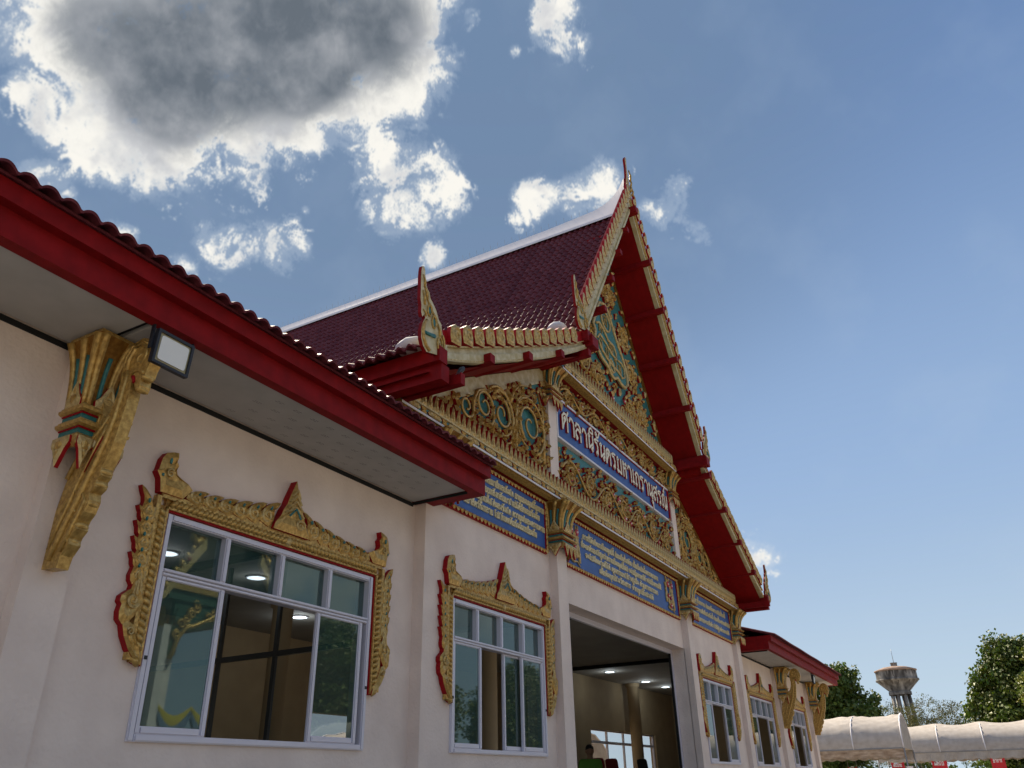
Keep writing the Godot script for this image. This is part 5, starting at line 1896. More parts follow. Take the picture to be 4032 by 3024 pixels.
# a body from joints: smooth union of tapered capsules, meshed as surface nets
func flesh(bones: Array, cell: float, grow: float, k: float, m: Material, at: Transform3D, cut := Vector2(-9, 9)) -> MB:
	var lo := Vector3.ONE * 9
	var hi := Vector3.ONE * -9
	for b in bones:
		var r: float = maxf(b[2], b[3]) + grow + cell * 2
		lo = lo.min((b[0] as Vector3) - Vector3.ONE * r).min((b[1] as Vector3) - Vector3.ONE * r)
		hi = hi.max((b[0] as Vector3) + Vector3.ONE * r).max((b[1] as Vector3) + Vector3.ONE * r)
	var n := Vector3i(((hi - lo) / cell).ceil()) + Vector3i.ONE
	var f := PackedFloat32Array()
	f.resize(n.x * n.y * n.z)
	for z in n.z:
		for y in n.y:
			for x in n.x:
				var p := lo + Vector3(x, y, z) * cell
				var d := 9.0
				for b in bones:
					var a: Vector3 = b[0]
					var ab: Vector3 = b[1] - a
					var t := clampf((p - a).dot(ab) / maxf(ab.length_squared(), 1e-8), 0, 1)
					var e := p.distance_to(a + ab * t) - lerpf(b[2], b[3], t) - grow
					var h := clampf(0.5 + 0.5 * (d - e) / k, 0, 1)
					d = lerpf(d, e, h) - k * h * (1 - h)
				d = maxf(d, maxf(cut.x - p.y, p.y - cut.y))
				f[(z * n.y + y) * n.x + x] = d
	var vert := {}
	var mb := MB.new().at(at).use(m, true)
	for z in n.z - 1:
		for y in n.y - 1:
			for x in n.x - 1:
				var s := Vector3.ZERO
				var c := 0
				var base := (z * n.y + y) * n.x + x
				for e in [[0, 1, Vector3(0, 0, 0), Vector3(1, 0, 0)], [2, 3, Vector3(0, 1, 0), Vector3(1, 0, 0)], [4, 5, Vector3(0, 0, 1), Vector3(1, 0, 0)], [6, 7, Vector3(0, 1, 1), Vector3(1, 0, 0)], [0, 2, Vector3(0, 0, 0), Vector3(0, 1, 0)], [1, 3, Vector3(1, 0, 0), Vector3(0, 1, 0)], [4, 6, Vector3(0, 0, 1), Vector3(0, 1, 0)], [5, 7, Vector3(1, 0, 1), Vector3(0, 1, 0)], [0, 4, Vector3(0, 0, 0), Vector3(0, 0, 1)], [1, 5, Vector3(1, 0, 0), Vector3(0, 0, 1)], [2, 6, Vector3(0, 1, 0), Vector3(0, 0, 1)], [3, 7, Vector3(1, 1, 0), Vector3(0, 0, 1)]]:
					var ia: int = base + (e[0] & 1) + ((e[0] >> 1) & 1) * n.x + (e[0] >> 2) * n.x * n.y
					var ib: int = base + (e[1] & 1) + ((e[1] >> 1) & 1) * n.x + (e[1] >> 2) * n.x * n.y
					var da := f[ia]
					var db := f[ib]
					if (da < 0) != (db < 0):
						s += e[2] + e[3] * (da / (da - db))
						c += 1
				if c:
					vert[base] = lo + (Vector3(x, y, z) + s / c) * cell
	for z in range(1, n.z - 1):
		for y in range(1, n.y - 1):
			for x in range(1, n.x - 1):
				var i := (z * n.y + y) * n.x + x
				for ax in 3:
					var step: int = [1, n.x, n.x * n.y][ax]
					var u: int = [n.x, n.x * n.y, 1][ax]
					var v: int = [n.x * n.y, 1, n.x][ax]
					if (f[i] < 0) != (f[i + step] < 0):
						var q := [vert.get(i), vert.get(i - u), vert.get(i - u - v), vert.get(i - v)]
						if null in q:
							continue
						if f[i] < 0:
							mb.quad(q[0], q[1], q[2], q[3])
						else:
							mb.quad(q[3], q[2], q[1], q[0])
	return mb


func make_person(at: Vector3, turn: float) -> void:
	var t := thing("person", "person in a green polo shirt standing inside the doorway facing out", "person", at)
	var X := Transform3D(Basis(Vector3(0, 1, 0), turn), at)
	var v := func(x: float, y: float, z: float) -> Vector3: return Vector3(x, y, z)
	var torso := [[v.call(-0.06, 0.92, 0), v.call(-0.07, 1.25, 0.0), 0.115, 0.13], [v.call(0.06, 0.92, 0), v.call(0.07, 1.25, 0.0), 0.115, 0.13], [v.call(-0.13, 1.34, 0), v.call(0.13, 1.34, 0), 0.075, 0.075], [v.call(0, 1.3, 0), v.call(0, 1.44, 0.01), 0.10, 0.06]]
	var arms_up := []
	var arms_lo := []
	for s in [-1.0, 1.0]:
		arms_up.append([v.call(s * 0.185, 1.345, 0), v.call(s * 0.235, 1.10, 0.02), 0.058, 0.046])
		var el: Vector3 = v.call(s * 0.235, 1.07, 0.02)
		var wr: Vector3 = v.call(s * 0.12, 0.98, 0.24) if s > 0 else v.call(s * 0.245, 0.83, 0.08)
		arms_lo.append([el, wr, 0.042, 0.028])
		var d := (wr - el).normalized()
		arms_lo.append([wr, wr + d * 0.07, 0.03, 0.034])
		for k in 4:
			var side := d.cross(Vector3.UP).normalized() * (k - 1.5) * 0.019
			var tip: Vector3 = wr + d * (0.15 + [0.0, 0.018, 0.012, -0.01][k]) + side * 1.1 - Vector3(0, 0.02, 0)
			arms_lo.append([wr + d * 0.08 + side, (wr + d * 0.12 + side).lerp(tip, 0.3), 0.010, 0.0095])
			arms_lo.append([(wr + d * 0.12 + side).lerp(tip, 0.3), tip, 0.0095, 0.008])
		arms_lo.append([wr + d * 0.03, wr + d * 0.09 + d.cross(Vector3.UP).normalized() * -s * 0.045, 0.012, 0.009])
	var head := [[v.call(0, 1.40, 0.01), v.call(0, 1.48, 0.02), 0.052, 0.052], [v.call(0, 1.585, 0.005), v.call(0, 1.60, 0.0), 0.088, 0.088], [v.call(0, 1.52, 0.045), v.call(0, 1.56, 0.05), 0.050, 0.06], [v.call(0, 1.565, 0.098), v.call(0, 1.545, 0.112), 0.010, 0.015], [v.call(-0.085, 1.57, 0.0), v.call(-0.088, 1.545, 0.0), 0.018, 0.014], [v.call(0.085, 1.57, 0.0), v.call(0.088, 1.545, 0.0), 0.018, 0.014]]
	var legs := []
	for s in [-1.0, 1.0]:
		legs.append([v.call(s * 0.085, 0.90, 0), v.call(s * 0.09, 0.48, 0.015), 0.09, 0.06])
		legs.append([v.call(s * 0.09, 0.48, 0.015), v.call(s * 0.095, 0.09, -0.01), 0.058, 0.038])
		legs.append([v.call(s * 0.095, 0.045, -0.02), v.call(s * 0.11, 0.035, 0.15), 0.045, 0.036])
	obj("body", flesh(torso + arms_up + arms_lo + head + legs, 0.024, 0.0, 0.035, M.skin, X), t)
	obj("polo_shirt", flesh(torso + arms_up, 0.024, 0.016, 0.05, M.shirt, X, Vector2(0.84, 1.42)), t)
	obj("trousers", flesh(legs.filter(func(b): return b[2] > 0.05) + [torso[0], torso[1]], 0.026, 0.015, 0.05, M.trousers, X, Vector2(0.08, 0.93)), t)
	obj("hair", flesh([[v.call(0, 1.605, -0.012), v.call(0, 1.625, -0.005), 0.094, 0.092]], 0.02, 0.0, 0.03, M.hair, X, Vector2(1.575, 1.8)), t)
	var mb := MB.new().at(X)
	mb.use(M.hair, true)
	for s in [-1.0, 1.0]:
		mb.ball(v.call(s * 0.034, 1.578, 0.098), Vector3(0.012, 0.006, 0.006), 6)
	mb.tube(PackedVector3Array([v.call(-0.025, 1.515, 0.098), v.call(0, 1.512, 0.106), v.call(0.025, 1.515, 0.098)]), 0.004, -1, 4)
	obj("face", mb, t)


# ---- trees ----
func leaf_cluster(n: int, spread: float, leaf: float, m: Material, thin := 1.0) -> ArrayMesh:
	var mb := MB.new().use(m)
	for i in n:
		var p := Vector3(rng.randf_range(-1, 1), rng.randf_range(-1, 1), rng.randf_range(-1, 1)) * spread
		var d := Vector3(rng.randf_range(-1, 1), rng.randf_range(-1.3, 0.5), rng.randf_range(-1, 1)).normalized()
		var s := d.cross(Vector3(rng.randf_range(-1, 1), rng.randf_range(-1, 1), rng.randf_range(-1, 1)).normalized()).normalized()
		var nrm := s.cross(d)
		var l := leaf * rng.randf_range(0.7, 1.25)
		var w := l * 0.36 * thin
		var v := rng.randf_range(0.7, 1.15)
		mb.col = Color(v, v, v)
		var a := p
		var b := p + d * l * 0.45 + s * w + nrm * l * 0.10
		var c := p + d * l - nrm * l * 0.06
		var e := p + d * l * 0.45 - s * w + nrm * l * 0.10
		mb.tri(a, b, c)
		mb.tri(a, c, e)
	return mb.commit()


func make_tree(called: String, label: String, base: Vector3, trunk_h: float, blobs: Array, count: int, cluster: ArrayMesh, seed_: int, tint: Color, group := "") -> void:
	rng.seed = seed_
	var t := thing(called, label, "tree", base, group)
	var mb := MB.new().use(M.bark, true)
	var lean := Vector3(rng.randf_range(-0.3, 0.3), 0, rng.randf_range(-0.3, 0.3))
	mb.tube(PackedVector3Array([base, base + Vector3(0, trunk_h * 0.4, 0) + lean * 0.4, base + Vector3(0, trunk_h, 0) + lean]), trunk_h * 0.06, trunk_h * 0.035, 8)
	obj("trunk", mb, t)
	for b in blobs:
		var c := base + Vector3(b[0], b[1], b[2])
		mb = MB.new().use(M.bark, true)
		var a := base + Vector3(0, trunk_h * 0.85, 0) + lean
		mb.tube(PackedVector3Array([a, a.lerp(c, 0.45) + Vector3(0, 0.15, 0), c]), trunk_h * 0.022, trunk_h * 0.006, 5)
		obj("limb", mb, t)
	var mm := MultiMesh.new()
	mm.transform_format = MultiMesh.TRANSFORM_3D
	mm.use_colors = true
	mm.mesh = cluster
	mm.instance_count = count
	var total := 0.0
	for b in blobs:
		total += b[3] * b[3] * b[4]
	var i := 0
	for bi in blobs.size():
		var b: Array = blobs[bi]
		var n := int(count * b[3] * b[3] * b[4] / total) if bi < blobs.size() - 1 else count - i
		for k in n:
			if i >= count:
				break
			var d := Vector3(rng.randf_range(-1, 1), rng.randf_range(-1, 1), rng.randf_range(-1, 1))
			while d.length() > 1.0 or d.length() < 0.05:
				d = Vector3(rng.randf_range(-1, 1), rng.randf_range(-1, 1), rng.randf_range(-1, 1))
			var r := pow(d.length(), 0.45)
			d = d.normalized()
			var bump := 1.0 + 0.22 * sin(d.x * 5.0 + bi) * cos(d.y * 6.0 - bi * 2.0) + 0.10 * sin(d.z * 11.0 + d.y * 9.0)
			var p := base + Vector3(b[0], b[1], b[2]) + Vector3(d.x * b[3], d.y * b[4], d.z * b[3]) * r * bump
			var s := rng.randf_range(0.75, 1.3)
			mm.set_instance_transform(i, Transform3D(Basis(Vector3(rng.randf_range(-1, 1), rng.randf_range(-1, 1), rng.randf_range(-1, 1)).normalized(), rng.randf() * 1.4).scaled(Vector3.ONE * s), p - base))
			var v := rng.randf_range(0.65, 1.25)
			var warm := rng.randf_range(0.85, 1.25)
			mm.set_instance_color(i, Color(tint.r * v * warm, tint.g * v, tint.b * v))
			i += 1
	var o := MultiMeshInstance3D.new()
	o.name = "crown"
	o.multimesh = mm
	stuff(o)
	t.add_child(o, true)


func make_trees() -> void:
	rng.seed = 77
	var big := leaf_cluster(12, 0.20, 0.22, M.leaf)
	var light := leaf_cluster(12, 0.17, 0.15, M.leaf_light)
	var feather := leaf_cluster(14, 0.24, 0.12, M.leaf_thin, 0.7)
	make_tree("broadleaf_tree", "large dark green broadleaf tree at the right behind the white tents", Vector3(60, 0, 7.4), 3.6,
		[[0, 6.2, 0.2, 2.3, 2.6], [-0.4, 4.3, -1.3, 2.3, 1.9], [0.2, 7.9, -0.6, 1.4, 1.5], [0, 8.9, -1.25, 0.55, 0.95], [0.3, 7.4, 1.3, 1.5, 1.5], [0, 4.2, 1.8, 2.4, 2.2], [-0.5, 3.1, -2.0, 1.8, 1.4], [-0.3, 5.7, -2.3, 1.1, 1.2], [-0.2, 7.0, -2.0, 0.9, 0.9]], 5200, big, 101, Color(1, 1, 1))
	make_tree("light_green_tree", "yellow green tree at the far right edge in front of the large tree", Vector3(52, 0, 8.3), 3.4,
		[[0, 5.4, -0.3, 1.3, 1.3], [0.1, 7.3, 0.3, 1.2, 1.1], [-0.2, 4.0, -0.1, 1.2, 1.2], [0.1, 6.4, 0.6, 1.3, 1.3], [0, 8.7, 0.9, 0.9, 0.8], [0, 3.0, 0.8, 1.2, 1.2]], 1700, light, 103, Color(1, 1, 1))
	make_tree("bushy_tree", "dark leafy tree standing just past the far end of the hall", Vector3(58, 0, -3.6), 3.2,
		[[0, 6.3, -0.8, 1.9, 1.9], [0, 7.2, 0.5, 1.15, 1.2], [0, 5.0, 0.9, 1.8, 1.6], [0, 3.8, -1.0, 2.6, 1.7], [0, 6.9, -2.2, 1.5, 1.3], [0, 4.3, 2.1, 1.0, 0.8], [0, 7.9, 0.75, 0.35, 0.4]], 3000, big, 105, Color(0.85, 0.95, 1.0))
	make_tree("feathery_tree", "sparse feathery tree in front of the water tower", Vector3(78, 0, -0.6), 3.4,
		[[0, 5.6, -1.6, 2.6, 1.5], [0, 6.3, 1.2, 1.8, 1.2], [0, 4.4, 0.5, 3.2, 1.7], [0, 5.6, 3.2, 1.9, 1.2], [0, 4.0, -3.4, 2.2, 1.6], [0, 4.2, 3.8, 1.8, 1.6]], 2000, feather, 107, Color(1.1, 1.0, 0.95))
	# across the forecourt, mirrored in the panes; two at left added to darken the near wall
	for r in [[Vector3(31, 0, 23), 111, "round leafy tree across the forecourt mirrored in the nearest window"], [Vector3(40.5, 0, 25), 113, "tall leafy tree across the forecourt mirrored in the second window"], [Vector3(52, 0, 24), 115, "leafy tree farthest along across the forecourt from the doorway"], [Vector3(9.5, 0, 21), 131, "tall dark tree added out of view behind the gilded pavilion to block sky light"], [Vector3(1.5, 0, 19), 133, "tall dark tree added out of view left of the gilded pavilion to block sky light"], [Vector3(64, 0, 27), 117, "leafy tree beyond the others across the forecourt facing the far wing"]]:
		make_tree("forecourt_tree", r[2], r[0], 3.4, [[0, 6.0, 0, 3.0, 2.6], [1.6, 4.6, 0.5, 2.2, 1.8], [-1.8, 4.8, 0, 2.2, 1.9], [0.6, 8.2, 0, 1.6, 1.3]], 2200, big, r[1], Color(1, 1, 1), "trees across the forecourt")


# ---- tents, tower, pavilion ----
func tent(called: String, label: String, x: float, deep: float, z0: float, z1: float, y_eave: float, y_top: float, bays: Array, two_valances: bool, group: String) -> void:
	# barrel vault whose axis runs along z
	var t := thing(called, label, "tent", Vector3(x + deep / 2, 0, (z0 + z1) / 2), group)
	var mb := MB.new().use(M.canvas, true)
	var nu := 90
	var nv := 26
	var P := func(i: int, j: int) -> Vector3:
		var z := lerpf(z0, z1, float(i) / nu)
		var a := PI * j / nv
		var f := 0.0
		for b in bays:
			if z >= b[0] and z <= b[1]:
				f = (z - b[0]) / (b[1] - b[0])
		# canvas sags between the hoops and wrinkles where it is pulled down to them
		var sag := 4.0 * f * (1 - f)
		var pull := exp(-sag * 2.2)
		var h := maxf(sin(a), 0.0)
		var wr: float = 0.085 * sin((a * 26.0 + (f if f < 0.5 else 1 - f) * 9.0) + sin(z * 3.1) * 0.8) * pull * (1.0 - pull * 0.7) * smoothstep(0.08, 0.4, h) * 1.6
		var r := 1.0 - 0.045 * sag + wr
		return Vector3(x + deep / 2 - cos(a) * deep / 2 * (1.0 - 0.02 * sag), y_eave + (y_top - y_eave) * pow(h, 0.85) * r, z)
	var grid := []
	for i in nu + 1:
		var row := []
		for j in nv + 1:
			row.append(P.call(i, j))
		grid.append(row)
	for i in nu:
		for j in nv:
			mb.quad(grid[i][j], grid[i + 1][j], grid[i + 1][j + 1], grid[i][j + 1])
	obj("canopy", mb, t)
	# ends of canvas
	for e in [0, nu]:
		mb = MB.new().use(M.canvas, true)
		var c := Vector3(x + deep / 2, y_eave, grid[e][0].z)
		for j in nv:
			mb.tri(c, grid[e][j], grid[e][j + 1])
		obj("end_panel", mb, t)
		mb = MB.new().use(M.white, true)
		var hoop := PackedVector3Array()
		for j in nv + 1:
			hoop.append(grid[e][j])
		mb.tube(hoop, 0.03, -1, 6)
		obj("hoop", mb, t)
	for b in bays:
		if b[1] < z1 - 0.1:
			mb = MB.new().use(M.white, true)
			var hoop := PackedVector3Array()
			for j in nv + 1:
				var a := PI * j / nv
				hoop.append(Vector3(x + deep / 2 - cos(a) * deep / 2, y_eave + (y_top - y_eave) * pow(maxf(sin(a), 0.0), 0.85), b[1]))
			mb.tube(hoop, 0.028, -1, 6)
			obj("hoop", mb, t)
	# valances with a scalloped hem along both sides
	for side in 2:
		mb = MB.new().use(M.canvas_dirty if side == 0 and two_valances else M.canvas)
		var X := x - 0.01 if side == 0 else x + deep + 0.01
		var n := int((z1 - z0) / 0.09)
		for i in n:
			var za := lerpf(z0, z1, float(i) / n)
			var zb := lerpf(z0, z1, float(i + 1) / n)
			var ha := 0.32 + 0.07 * absf(sin(za * 6.4)) + 0.02 * sin(za)
			var hb := 0.32 + 0.07 * absf(sin(zb * 6.4)) + 0.02 * sin(zb)
			var w0 := 0.03 * sin(za * 9.0)
			var w1 := 0.03 * sin(zb * 9.0)
			mb.quad(Vector3(X + w0, y_eave - ha, za), Vector3(X + w1, y_eave - hb, zb), Vector3(X, y_eave, zb), Vector3(X, y_eave, za))
			mb.quad(Vector3(X + w1 + 0.006, y_eave - hb, zb), Vector3(X + w0 + 0.006, y_eave - ha, za), Vector3(X + 0.006, y_eave, za), Vector3(X + 0.006, y_eave, zb))
		obj("valance", mb, t)
	for z in [z0, z1]:
		for X in [x, x + deep]:
			mb = MB.new().use(M.steel, true)
			mb.tube(PackedVector3Array([Vector3(X, 0, z), Vector3(X, y_eave, z)]), 0.03, -1, 8)
			obj("pole", mb, t)
	for X in [x, x + deep]:
		mb = MB.new().use(M.steel, true)
		mb.tube(PackedVector3Array([Vector3(X, y_eave - 0.01, z0), Vector3(X, y_eave - 0.01, z1)]), 0.025, -1, 6)
		obj("rail", mb, t)


func banner(at: Vector3, w: float, h: float, words: String, label: String) -> void:
	var t := thing("banner", label, "banner", at, "red banners hung under the tents")
	var mb := MB.new().use(M.banner_red, true)
	var n := 10
	for i in n:
		for j in 8:
			var q := []
			for e in [[i, j], [i + 1, j], [i + 1, j + 1], [i, j + 1]]:
				var u: float = e[0] / float(n) - 0.5
				var v: float = e[1] / 8.0
				q.append(at + Vector3(0.04 * sin(u * 9.0) * (1 - v * 0.6), -h + h * v - (0.10 * (1.0 - absf(u) * 2.0) if e[1] == 8 else 0.0), u * w))
			mb.quad(q[0], q[1], q[2], q[3])
	obj("cloth", mb, t)
	mb = MB.new().use(M.banner_white)
	var B := Transform3D(Basis(Vector3(0, 1, 0), -PI / 2), at + Vector3(-0.06, -h * 0.42, 0))
	var mm := MB.new().use(M.banner_white)
	text_line(words, -w * 0.32, w * 0.32, 0.0, 0.0, 0.10, 0.022, 0.004, mm)
	var o := placed("lettering", mm.commit(), t, B)
	for z in [-w / 2, w / 2]:
		mb = MB.new().use(M.steel)
		mb.tube(PackedVector3Array([at + Vector3(0, 0, z), at + Vector3(0.02, 0.22, z)]), 0.006, -1, 4)
		obj("cord", mb, t)


func make_yard() -> void:
	tent("tent", "nearest white barrel tent with a closed end panel beside the far wing", 40.0, 4.2, -8.6, 1.45, 2.74, 4.16, [[-8.6, -4.9], [-4.9, -0.55], [-0.55, 1.45]], true, "white barrel tents")
	tent("tent", "farther long white barrel tent running to the right edge", 46.5, 4.2, -0.4, 12.5, 2.68, 3.98, [[-0.4, 2.45], [2.45, 4.40], [4.40, 6.6], [6.6, 9.5], [9.5, 12.5]], false, "white barrel tents")
	tent("tent", "white barrel tent across the forecourt mirrored in the window panes", 27.6, 4.2, 16.5, 25.0, 2.9, 4.3, [[16.5, 20.5], [20.5, 25.0]], false, "white barrel tents")
	tent("tent", "white barrel tent behind the hall seen through its rear windows", 21.5, 8.0, -15.5, -7.6, 2.4, 3.5, [[-15.5, -11.5], [-11.5, -7.6]], false, "white barrel tents")
	banner(Vector3(39.6, 2.20, 1.11), 0.50, 0.42, "ผลไม้ไทย", "red banner with one line of white Thai script beside the tent corner pole")
	banner(Vector3(39.6, 2.21, 2.68), 0.56, 0.42, "ผลไม้", "red banner with short white Thai script, middle one of the row")
	banner(Vector3(39.6, 2.24, 4.78), 0.50, 0.38, "อาหาร", "red banner with a dipping top edge, rightmost of the row")
	banner(Vector3(41.5, 2.10, -0.95), 0.36, 0.34, "น้ำ", "small red banner half hidden at the left end of the tents")
	var t := thing("notice_board", "small white notice board on the tent pole", "sign", Vector3(39.7, 1.80, 1.53))
	var mb := MB.new().use(M.banner_white)
	mb.box(Vector3(39.68, 1.72, 1.41), Vector3(39.70, 2.03, 1.66))
	obj("board", mb, t)
	mb = MB.new().use(M.stain)
	for k in 3:
		mb.box(Vector3(39.672, 1.80 + 0.05 * k, 1.45), Vector3(39.679, 1.825 + 0.05 * k, 1.62))
	obj("lettering", mb, t)
	# the hedge under the tents
	rng.seed = 60
	var light := leaf_cluster(12, 0.22, 0.14, M.leaf_light)
	for h in [[Vector3(57, 0, 1.5), 121, "low dark green hedge in the shade behind the tents"]]:
		make_tree("hedge", h[2], h[0], 0.9, [[0, 1.2, -4.5, 2.2, 1.3], [0, 1.2, -1.0, 2.2, 1.3], [0, 1.2, 2.5, 2.2, 1.3], [0, 1.2, 6.0, 2.2, 1.3], [0, 1.3, 9.5, 2.2, 1.3]], 1500, light, h[1], Color(0.6, 0.75, 0.8))
	# water tower
	var b := Vector3(150, 0, -6.76)
	t = thing("water_tower", "stained concrete water tower with a conical tank beyond the trees", "water tower", b)
	mb = MB.new().use(M.concrete, true)
	mb.lathe(b, [Vector2(1.72, 13.55), Vector2(1.72, 14.05), Vector2(1.55, 14.1), Vector2(3.1, 15.62)], 40)
	mb.lathe(b, [Vector2(3.1, 15.95), Vector2(3.08, 17.15)], 40)
	obj("tank", mb, t)
	mb = MB.new().use(M.concrete, true)
	mb.lathe(b, [Vector2(3.1, 15.62), Vector2(3.28, 15.70), Vector2(3.28, 15.92), Vector2(3.1, 15.95)], 40)
	obj("ring_beam", mb, t)
	mb = MB.new().use(M.concrete_top, true)
	mb.lathe(b, [Vector2(3.08, 17.15), Vector2(3.24, 17.18), Vector2(3.24, 17.34), Vector2(1.9, 17.78), Vector2(0.55, 17.98), Vector2(0, 18.0)], 40)
	obj("tank_roof", mb, t)
	mb = MB.new().use(M.concrete, true)
	mb.lathe(b, [Vector2(0.5, 17.9), Vector2(0.5, 18.42), Vector2(0.56, 18.45), Vector2(0.56, 18.52), Vector2(0, 18.55)], 20)
	obj("hatch", mb, t)
	mb = MB.new().use(M.steel, true)
	mb.tube(PackedVector3Array([b + Vector3(0, 18.5, 0.05), b + Vector3(0, 20.65, 0.05)]), 0.045, 0.03, 6)
	obj("lightning_rod", mb, t)
	for k in 8:
		var a := k * TAU / 8 + 0.2
		mb = MB.new().use(M.concrete, true)
		var p := b + Vector3(cos(a) * 1.3, 0, sin(a) * 1.3)
		mb.tube(PackedVector3Array([p + Vector3(cos(a) * 0.6, 0, sin(a) * 0.6), p + Vector3(0, 13.6, 0)]), 0.26, 0.24, 8)
		obj("leg", mb, t)
	# dark streaks run down from the rim of the tank
	rng.seed = 9
	for k in 46:
		var a := rng.randf() * TAU
		var top := 17.13 if k % 2 == 0 else 15.60
		var r0 := 3.085 if k % 2 == 0 else 3.09
		var l := rng.randf_range(0.2, 0.95)
		var w := rng.randf_range(0.02, 0.07)
		mb = MB.new().use(M.stain)
		var r1 := r0 if k % 2 == 0 else r0 - l * 1.02
		mb.quad(b + Vector3(cos(a - w * 0.4) * (r1 + 0.02), top - l, sin(a - w * 0.4) * (r1 + 0.02)), b + Vector3(cos(a + w * 0.4) * (r1 + 0.02), top - l, sin(a + w * 0.4) * (r1 + 0.02)), b + Vector3(cos(a + w) * (r0 + 0.02), top, sin(a + w) * (r0 + 0.02)), b + Vector3(cos(a - w) * (r0 + 0.02), top, sin(a - w) * (r0 + 0.02)))
		obj("stain_streak", mb, t)
	make_pavilion()


func make_pavilion() -> void:
	# small gilded pavilion across the forecourt, mirrored in the first window
	var c := Vector3(15.75, 0, 13.2)
	var t := thing("pavilion", "small gilded pavilion across the forecourt mirrored in the nearest window", "pavilion", c)
	var z := 13.2
	var mb := MB.new().use(M.white)
	mb.box(Vector3(13.3, 0, z - 0.3), Vector3(18.2, 0.8, z + 4.4))
	obj("plinth", mb, t)
	for p in [[14.06, 0.0], [17.44, 0.0], [14.06, 4.0], [17.44, 4.0], [15.0, 4.0], [16.5, 4.0]]:
		mb = MB.new().use(M.white)
		mb.box(Vector3(p[0] - 0.12, 0.8, z + p[1] - 0.12), Vector3(p[0] + 0.12, 5.55, z + p[1] + 0.12))
		mb.use(M.gold)
		mb.stack(p[0], z + p[1] - 0.16, [[5.5, 0.13, 0.30], [5.6, 0.18, 0.36], [5.7, 0.17, 0.35], [5.75, 0.14, 0.32], [6.0, 0.22, 0.40]])
		obj("column", mb, t)
	mb = MB.new().use(M.gold)
	mb.box(Vector3(13.8, 6.45, z - 0.25), Vector3(17.7, 6.70, z + 4.3))
	mb.use(M.roof_green)
	mb.box(Vector3(13.9, 6.2, z - 0.18), Vector3(17.6, 6.45, z + 4.2))
	obj("beam", mb, t)
	# pointed arch with carved spandrels
	for s in [-1.0, 1.0]:
		mb = MB.new()
		mb.at(Transform3D(Basis.from_scale(Vector3(s, 1, 1)), Vector3(15.75, 0, z - 0.12)))
		mb.use(M.roof_green)
		mb.prism(pv("0 6.2;1.58 6.2;1.58 4.85;1.50 4.75;1.40 4.95;1.32 5.25;1.12 5.52;0.85 5.62;0.45 5.82;0.12 6.04;0 6.1"), 0.0, 0.12)
		mb.use(M.gold, true)
		var arch := PackedVector3Array()
		for v in pv("1.50 4.72;1.42 4.95;1.34 5.25;1.14 5.52;0.86 5.63;0.46 5.83;0.12 6.05;0 6.14"):
			arch.append(Vector3(v.x, v.y, -0.02))
		mb.tube(arch, 0.07, 0.05, 6)
		for i in 26:
			var v := Vector2(0.15 + fmod(i * 0.37, 1.35), 5.0 + fmod(i * 0.53, 1.15))
			if v.y > 5.72 - (v.x - 0.8) * 0.35 and v.x < 1.52 or v.x > 1.3:
				var pts := PackedVector3Array()
				for q in spiral(v, 0.13, 0.03, i * 1.0, 1.2):
					pts.append(Vector3(q.x, q.y, -0.03))
				mb.tube(pts, 0.04, 0.02, 5)
		obj("spandrel", mb, t)
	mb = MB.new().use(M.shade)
	mb.box(Vector3(13.9, 0.8, z + 4.32), Vector3(17.6, 6.45, z + 4.5))  # added wall, near-black colour stands for the dim interior behind the arch
	obj("added_dark_wall", mb, t)
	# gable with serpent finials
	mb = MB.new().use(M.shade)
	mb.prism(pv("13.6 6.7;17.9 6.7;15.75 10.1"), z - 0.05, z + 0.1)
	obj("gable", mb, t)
	for s in [-1.0, 1.0]:
		mb = MB.new()
		mb.at(Transform3D(Basis.from_scale(Vector3(s, 1, 1)), Vector3(15.75, 0, z - 0.35)))
		mb.use(M.gold_pale)
		mb.prism(pv("0 10.3;0 9.95;1.25 7.9;1.30 8.2"), 0.0, 0.12)
		mb.prism(pv("1.05 7.95;1.0 7.65;2.15 6.1;2.35 6.05;2.38 6.25"), -0.05, 0.08)
		mb.use(M.gold, true)
		for i in 8:
			mb.ball(Vector3(0.12 + i * 0.15, 10.12 - i * 0.25, 0.0), Vector3(0.09, 0.13, 0.06), 6)
			mb.ball(Vector3(1.15 + i * 0.15, 8.0 - i * 0.225, -0.05), Vector3(0.09, 0.13, 0.06), 6)
		for f in [[1.30, 7.85, 0.8], [2.38, 6.1, 0.7]]:
			var pts := PackedVector3Array()
			for v in pv("-.12 0;.08 -.10;.22 0;.20 .18;.08 .34;.06 .52;.14 .72;.10 .95"):
				pts.append(Vector3(f[0] + v.x * f[2], f[1] + v.y * f[2], 0.0))
			mb.tube(pts, 0.12, 0.025, 7)
		mb.use(M.red)
		for i in 3:
			mb.box(Vector3(0.4 + i * 0.55, 9.1 - i * 0.95, -0.1), Vector3(0.5 + i * 0.55, 9.2 - i * 0.95, 0.5))
		obj("bargeboard", mb, t)
		mb = MB.new().use(M.tile)
		mb.at(Transform3D(Basis.from_scale(Vector3(s, 1, 1)), Vector3(15.75, 0, z)))
		mb.quad(Vector3(0, 10.2, -0.3), Vector3(2.4, 6.3, -0.3), Vector3(2.4, 6.3, 4.6), Vector3(0, 10.2, 4.6))
		obj("roof_slope", mb, t)
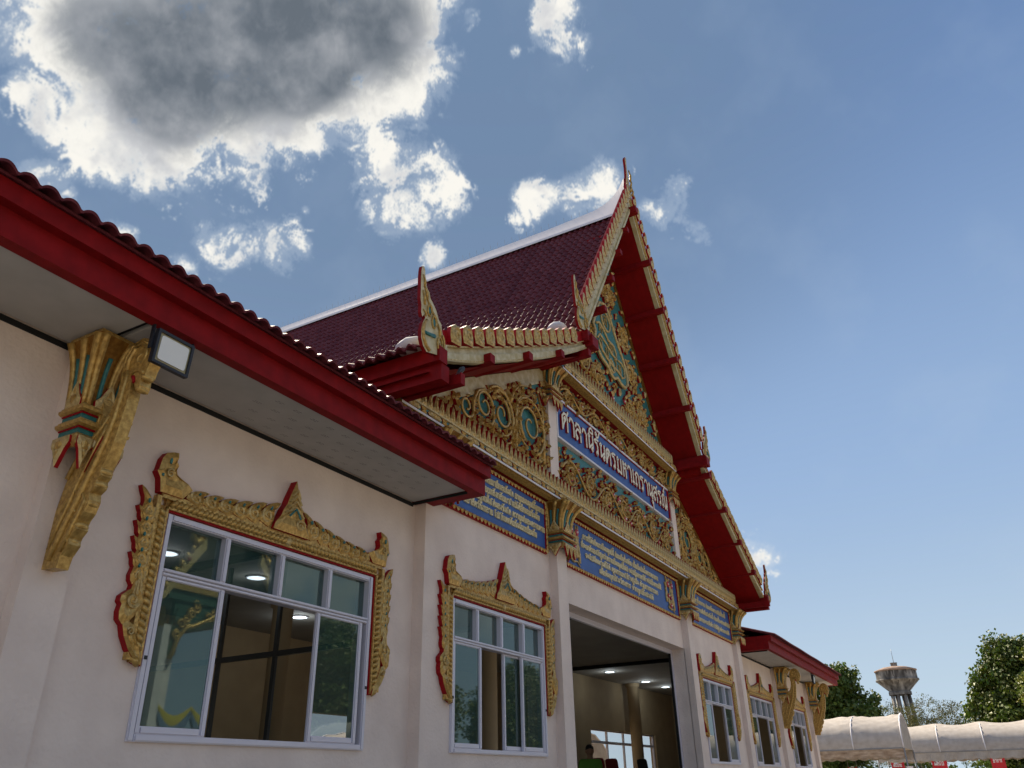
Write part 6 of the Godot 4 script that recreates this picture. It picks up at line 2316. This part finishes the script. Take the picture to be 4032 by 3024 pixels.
	# swags of yellow and blue cloth between the columns
	for k in 3:
		mb = MB.new()
		for i in 14:
			for j in 6:
				var q := []
				for e in [[i, j], [i + 1, j], [i + 1, j + 1], [i, j + 1]]:
					var u: float = e[0] / 14.0
					var v: float = e[1] / 6.0
					q.append(Vector3(14.18 + (k + u) * 1.04, 3.65 - v * (0.30 + 0.45 * sin(u * PI)) - 0.25 * sin(u * PI), z - 0.1 + 0.04 * sin(v * 20.0)))
				mb.use(M.cloth_yellow if j < 2 else M.cloth_blue, true)
				mb.quad(q[0], q[1], q[2], q[3])
		obj("swag", mb, t)


func make_ground() -> void:
	var mb := MB.new().use(M.ground)
	mb.box(Vector3(-900, -0.5, -900), Vector3(900, 0.0, 900))
	obj("ground", mb, self).set_meta("kind", "structure")
	mb = MB.new().use(M.paving)
	mb.box(Vector3(-8, 0.001, 0.3), Vector3(36, 0.006, 26))
	obj("forecourt", mb, self).set_meta("kind", "structure")


func _ready() -> void:
	set_stage()
	make_materials()
	make_leaves()
	make_ground()
	hall = thing("temple_hall", "temple hall with a tall maroon tiled gable roof, gilded carvings and pale pink walls", "temple", Vector3(XC, 0, 0))
	make_walls()
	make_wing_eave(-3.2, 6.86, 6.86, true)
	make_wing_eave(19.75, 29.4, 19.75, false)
	make_roof()
	make_bargeboards()
	make_pediment()
	var s := [
		[[3.70, 4.29, 0.0], [5.33, 5.95, 0.0]], [[7.28, 7.86, 0.0], [8.40, 8.92, 0.035], [8.78, 9.34, 0.0]], [[16.19, 16.72, 0.0], [17.58, 18.22, 0.0]],
		[[20.35, 20.95, 0.0], [22.05, 22.66, 0.0]], [[24.55, 25.15, 0.0], [26.25, 26.86, 0.0]]]
	for i in WINDOWS.size():
		make_window(WINDOWS[i][0], WINDOWS[i][1], WINDOWS[i][2] + 0.01, s[i])
		make_surround(WINDOWS[i][0], WINDOWS[i][1], WINDOWS[i][2])
	make_bracket(2.825, 0.145)
	make_bracket(23.41, 0.15)
	make_bracket(27.785, 0.16)
	make_boards()
	make_floodlight(Vector3(2.913, 4.203, 0.755), "square black floodlight under the near eave beside the gilded bracket", 0.08)
	make_floodlight(Vector3(25.5, 4.203, 0.72), "square black floodlight under the far wing eave", 0.08)
	for l in [[6.41, -3.55, "round ceiling light at the left edge of the nearest window"], [7.94, -3.58, "round ceiling light in the second upper pane of the nearest window"], [10.4, -5.05, "round ceiling light in the open middle of the nearest window"], [20.73, -3.65, "round ceiling light in the doorway, leftmost of three"], [23.5, -3.68, "round ceiling light in the doorway, middle of three"], [25.27, -3.69, "round ceiling light in the doorway, rightmost of three"]]:
		make_ceiling_light(Vector3(l[0], 4.297, l[1]), l[2])
	make_bird(Vector3(6.03, 5.362, 1.02))
	make_person(Vector3(17.66, 0.70, -3.0), -0.95)
	make_chair("chair", Vector3(18.62, 1.30, -3.05), 1.2, M.plastic_red, "red plastic chair next to the person in the doorway")
	make_chair("chair", Vector3(19.42, 1.30, -3.05), 1.2, M.plastic_red, "red plastic chair in the doorway, farther of the two from the person")
	make_chair("chair", Vector3(11.55, 1.30, -2.45), 1.1, M.plastic_red, "red plastic chair in the open part of the second window, left one")
	make_chair("chair", Vector3(12.1, 1.30, -2.5), 1.1, M.plastic_red, "red plastic chair in the open part of the second window, right one")
	make_chair("chair", Vector3(20.6, 1.30, -2.7), 1.0, M.plastic_black, "dark plastic chair seen through the window right of the doorway")
	make_yard()
	make_trees()
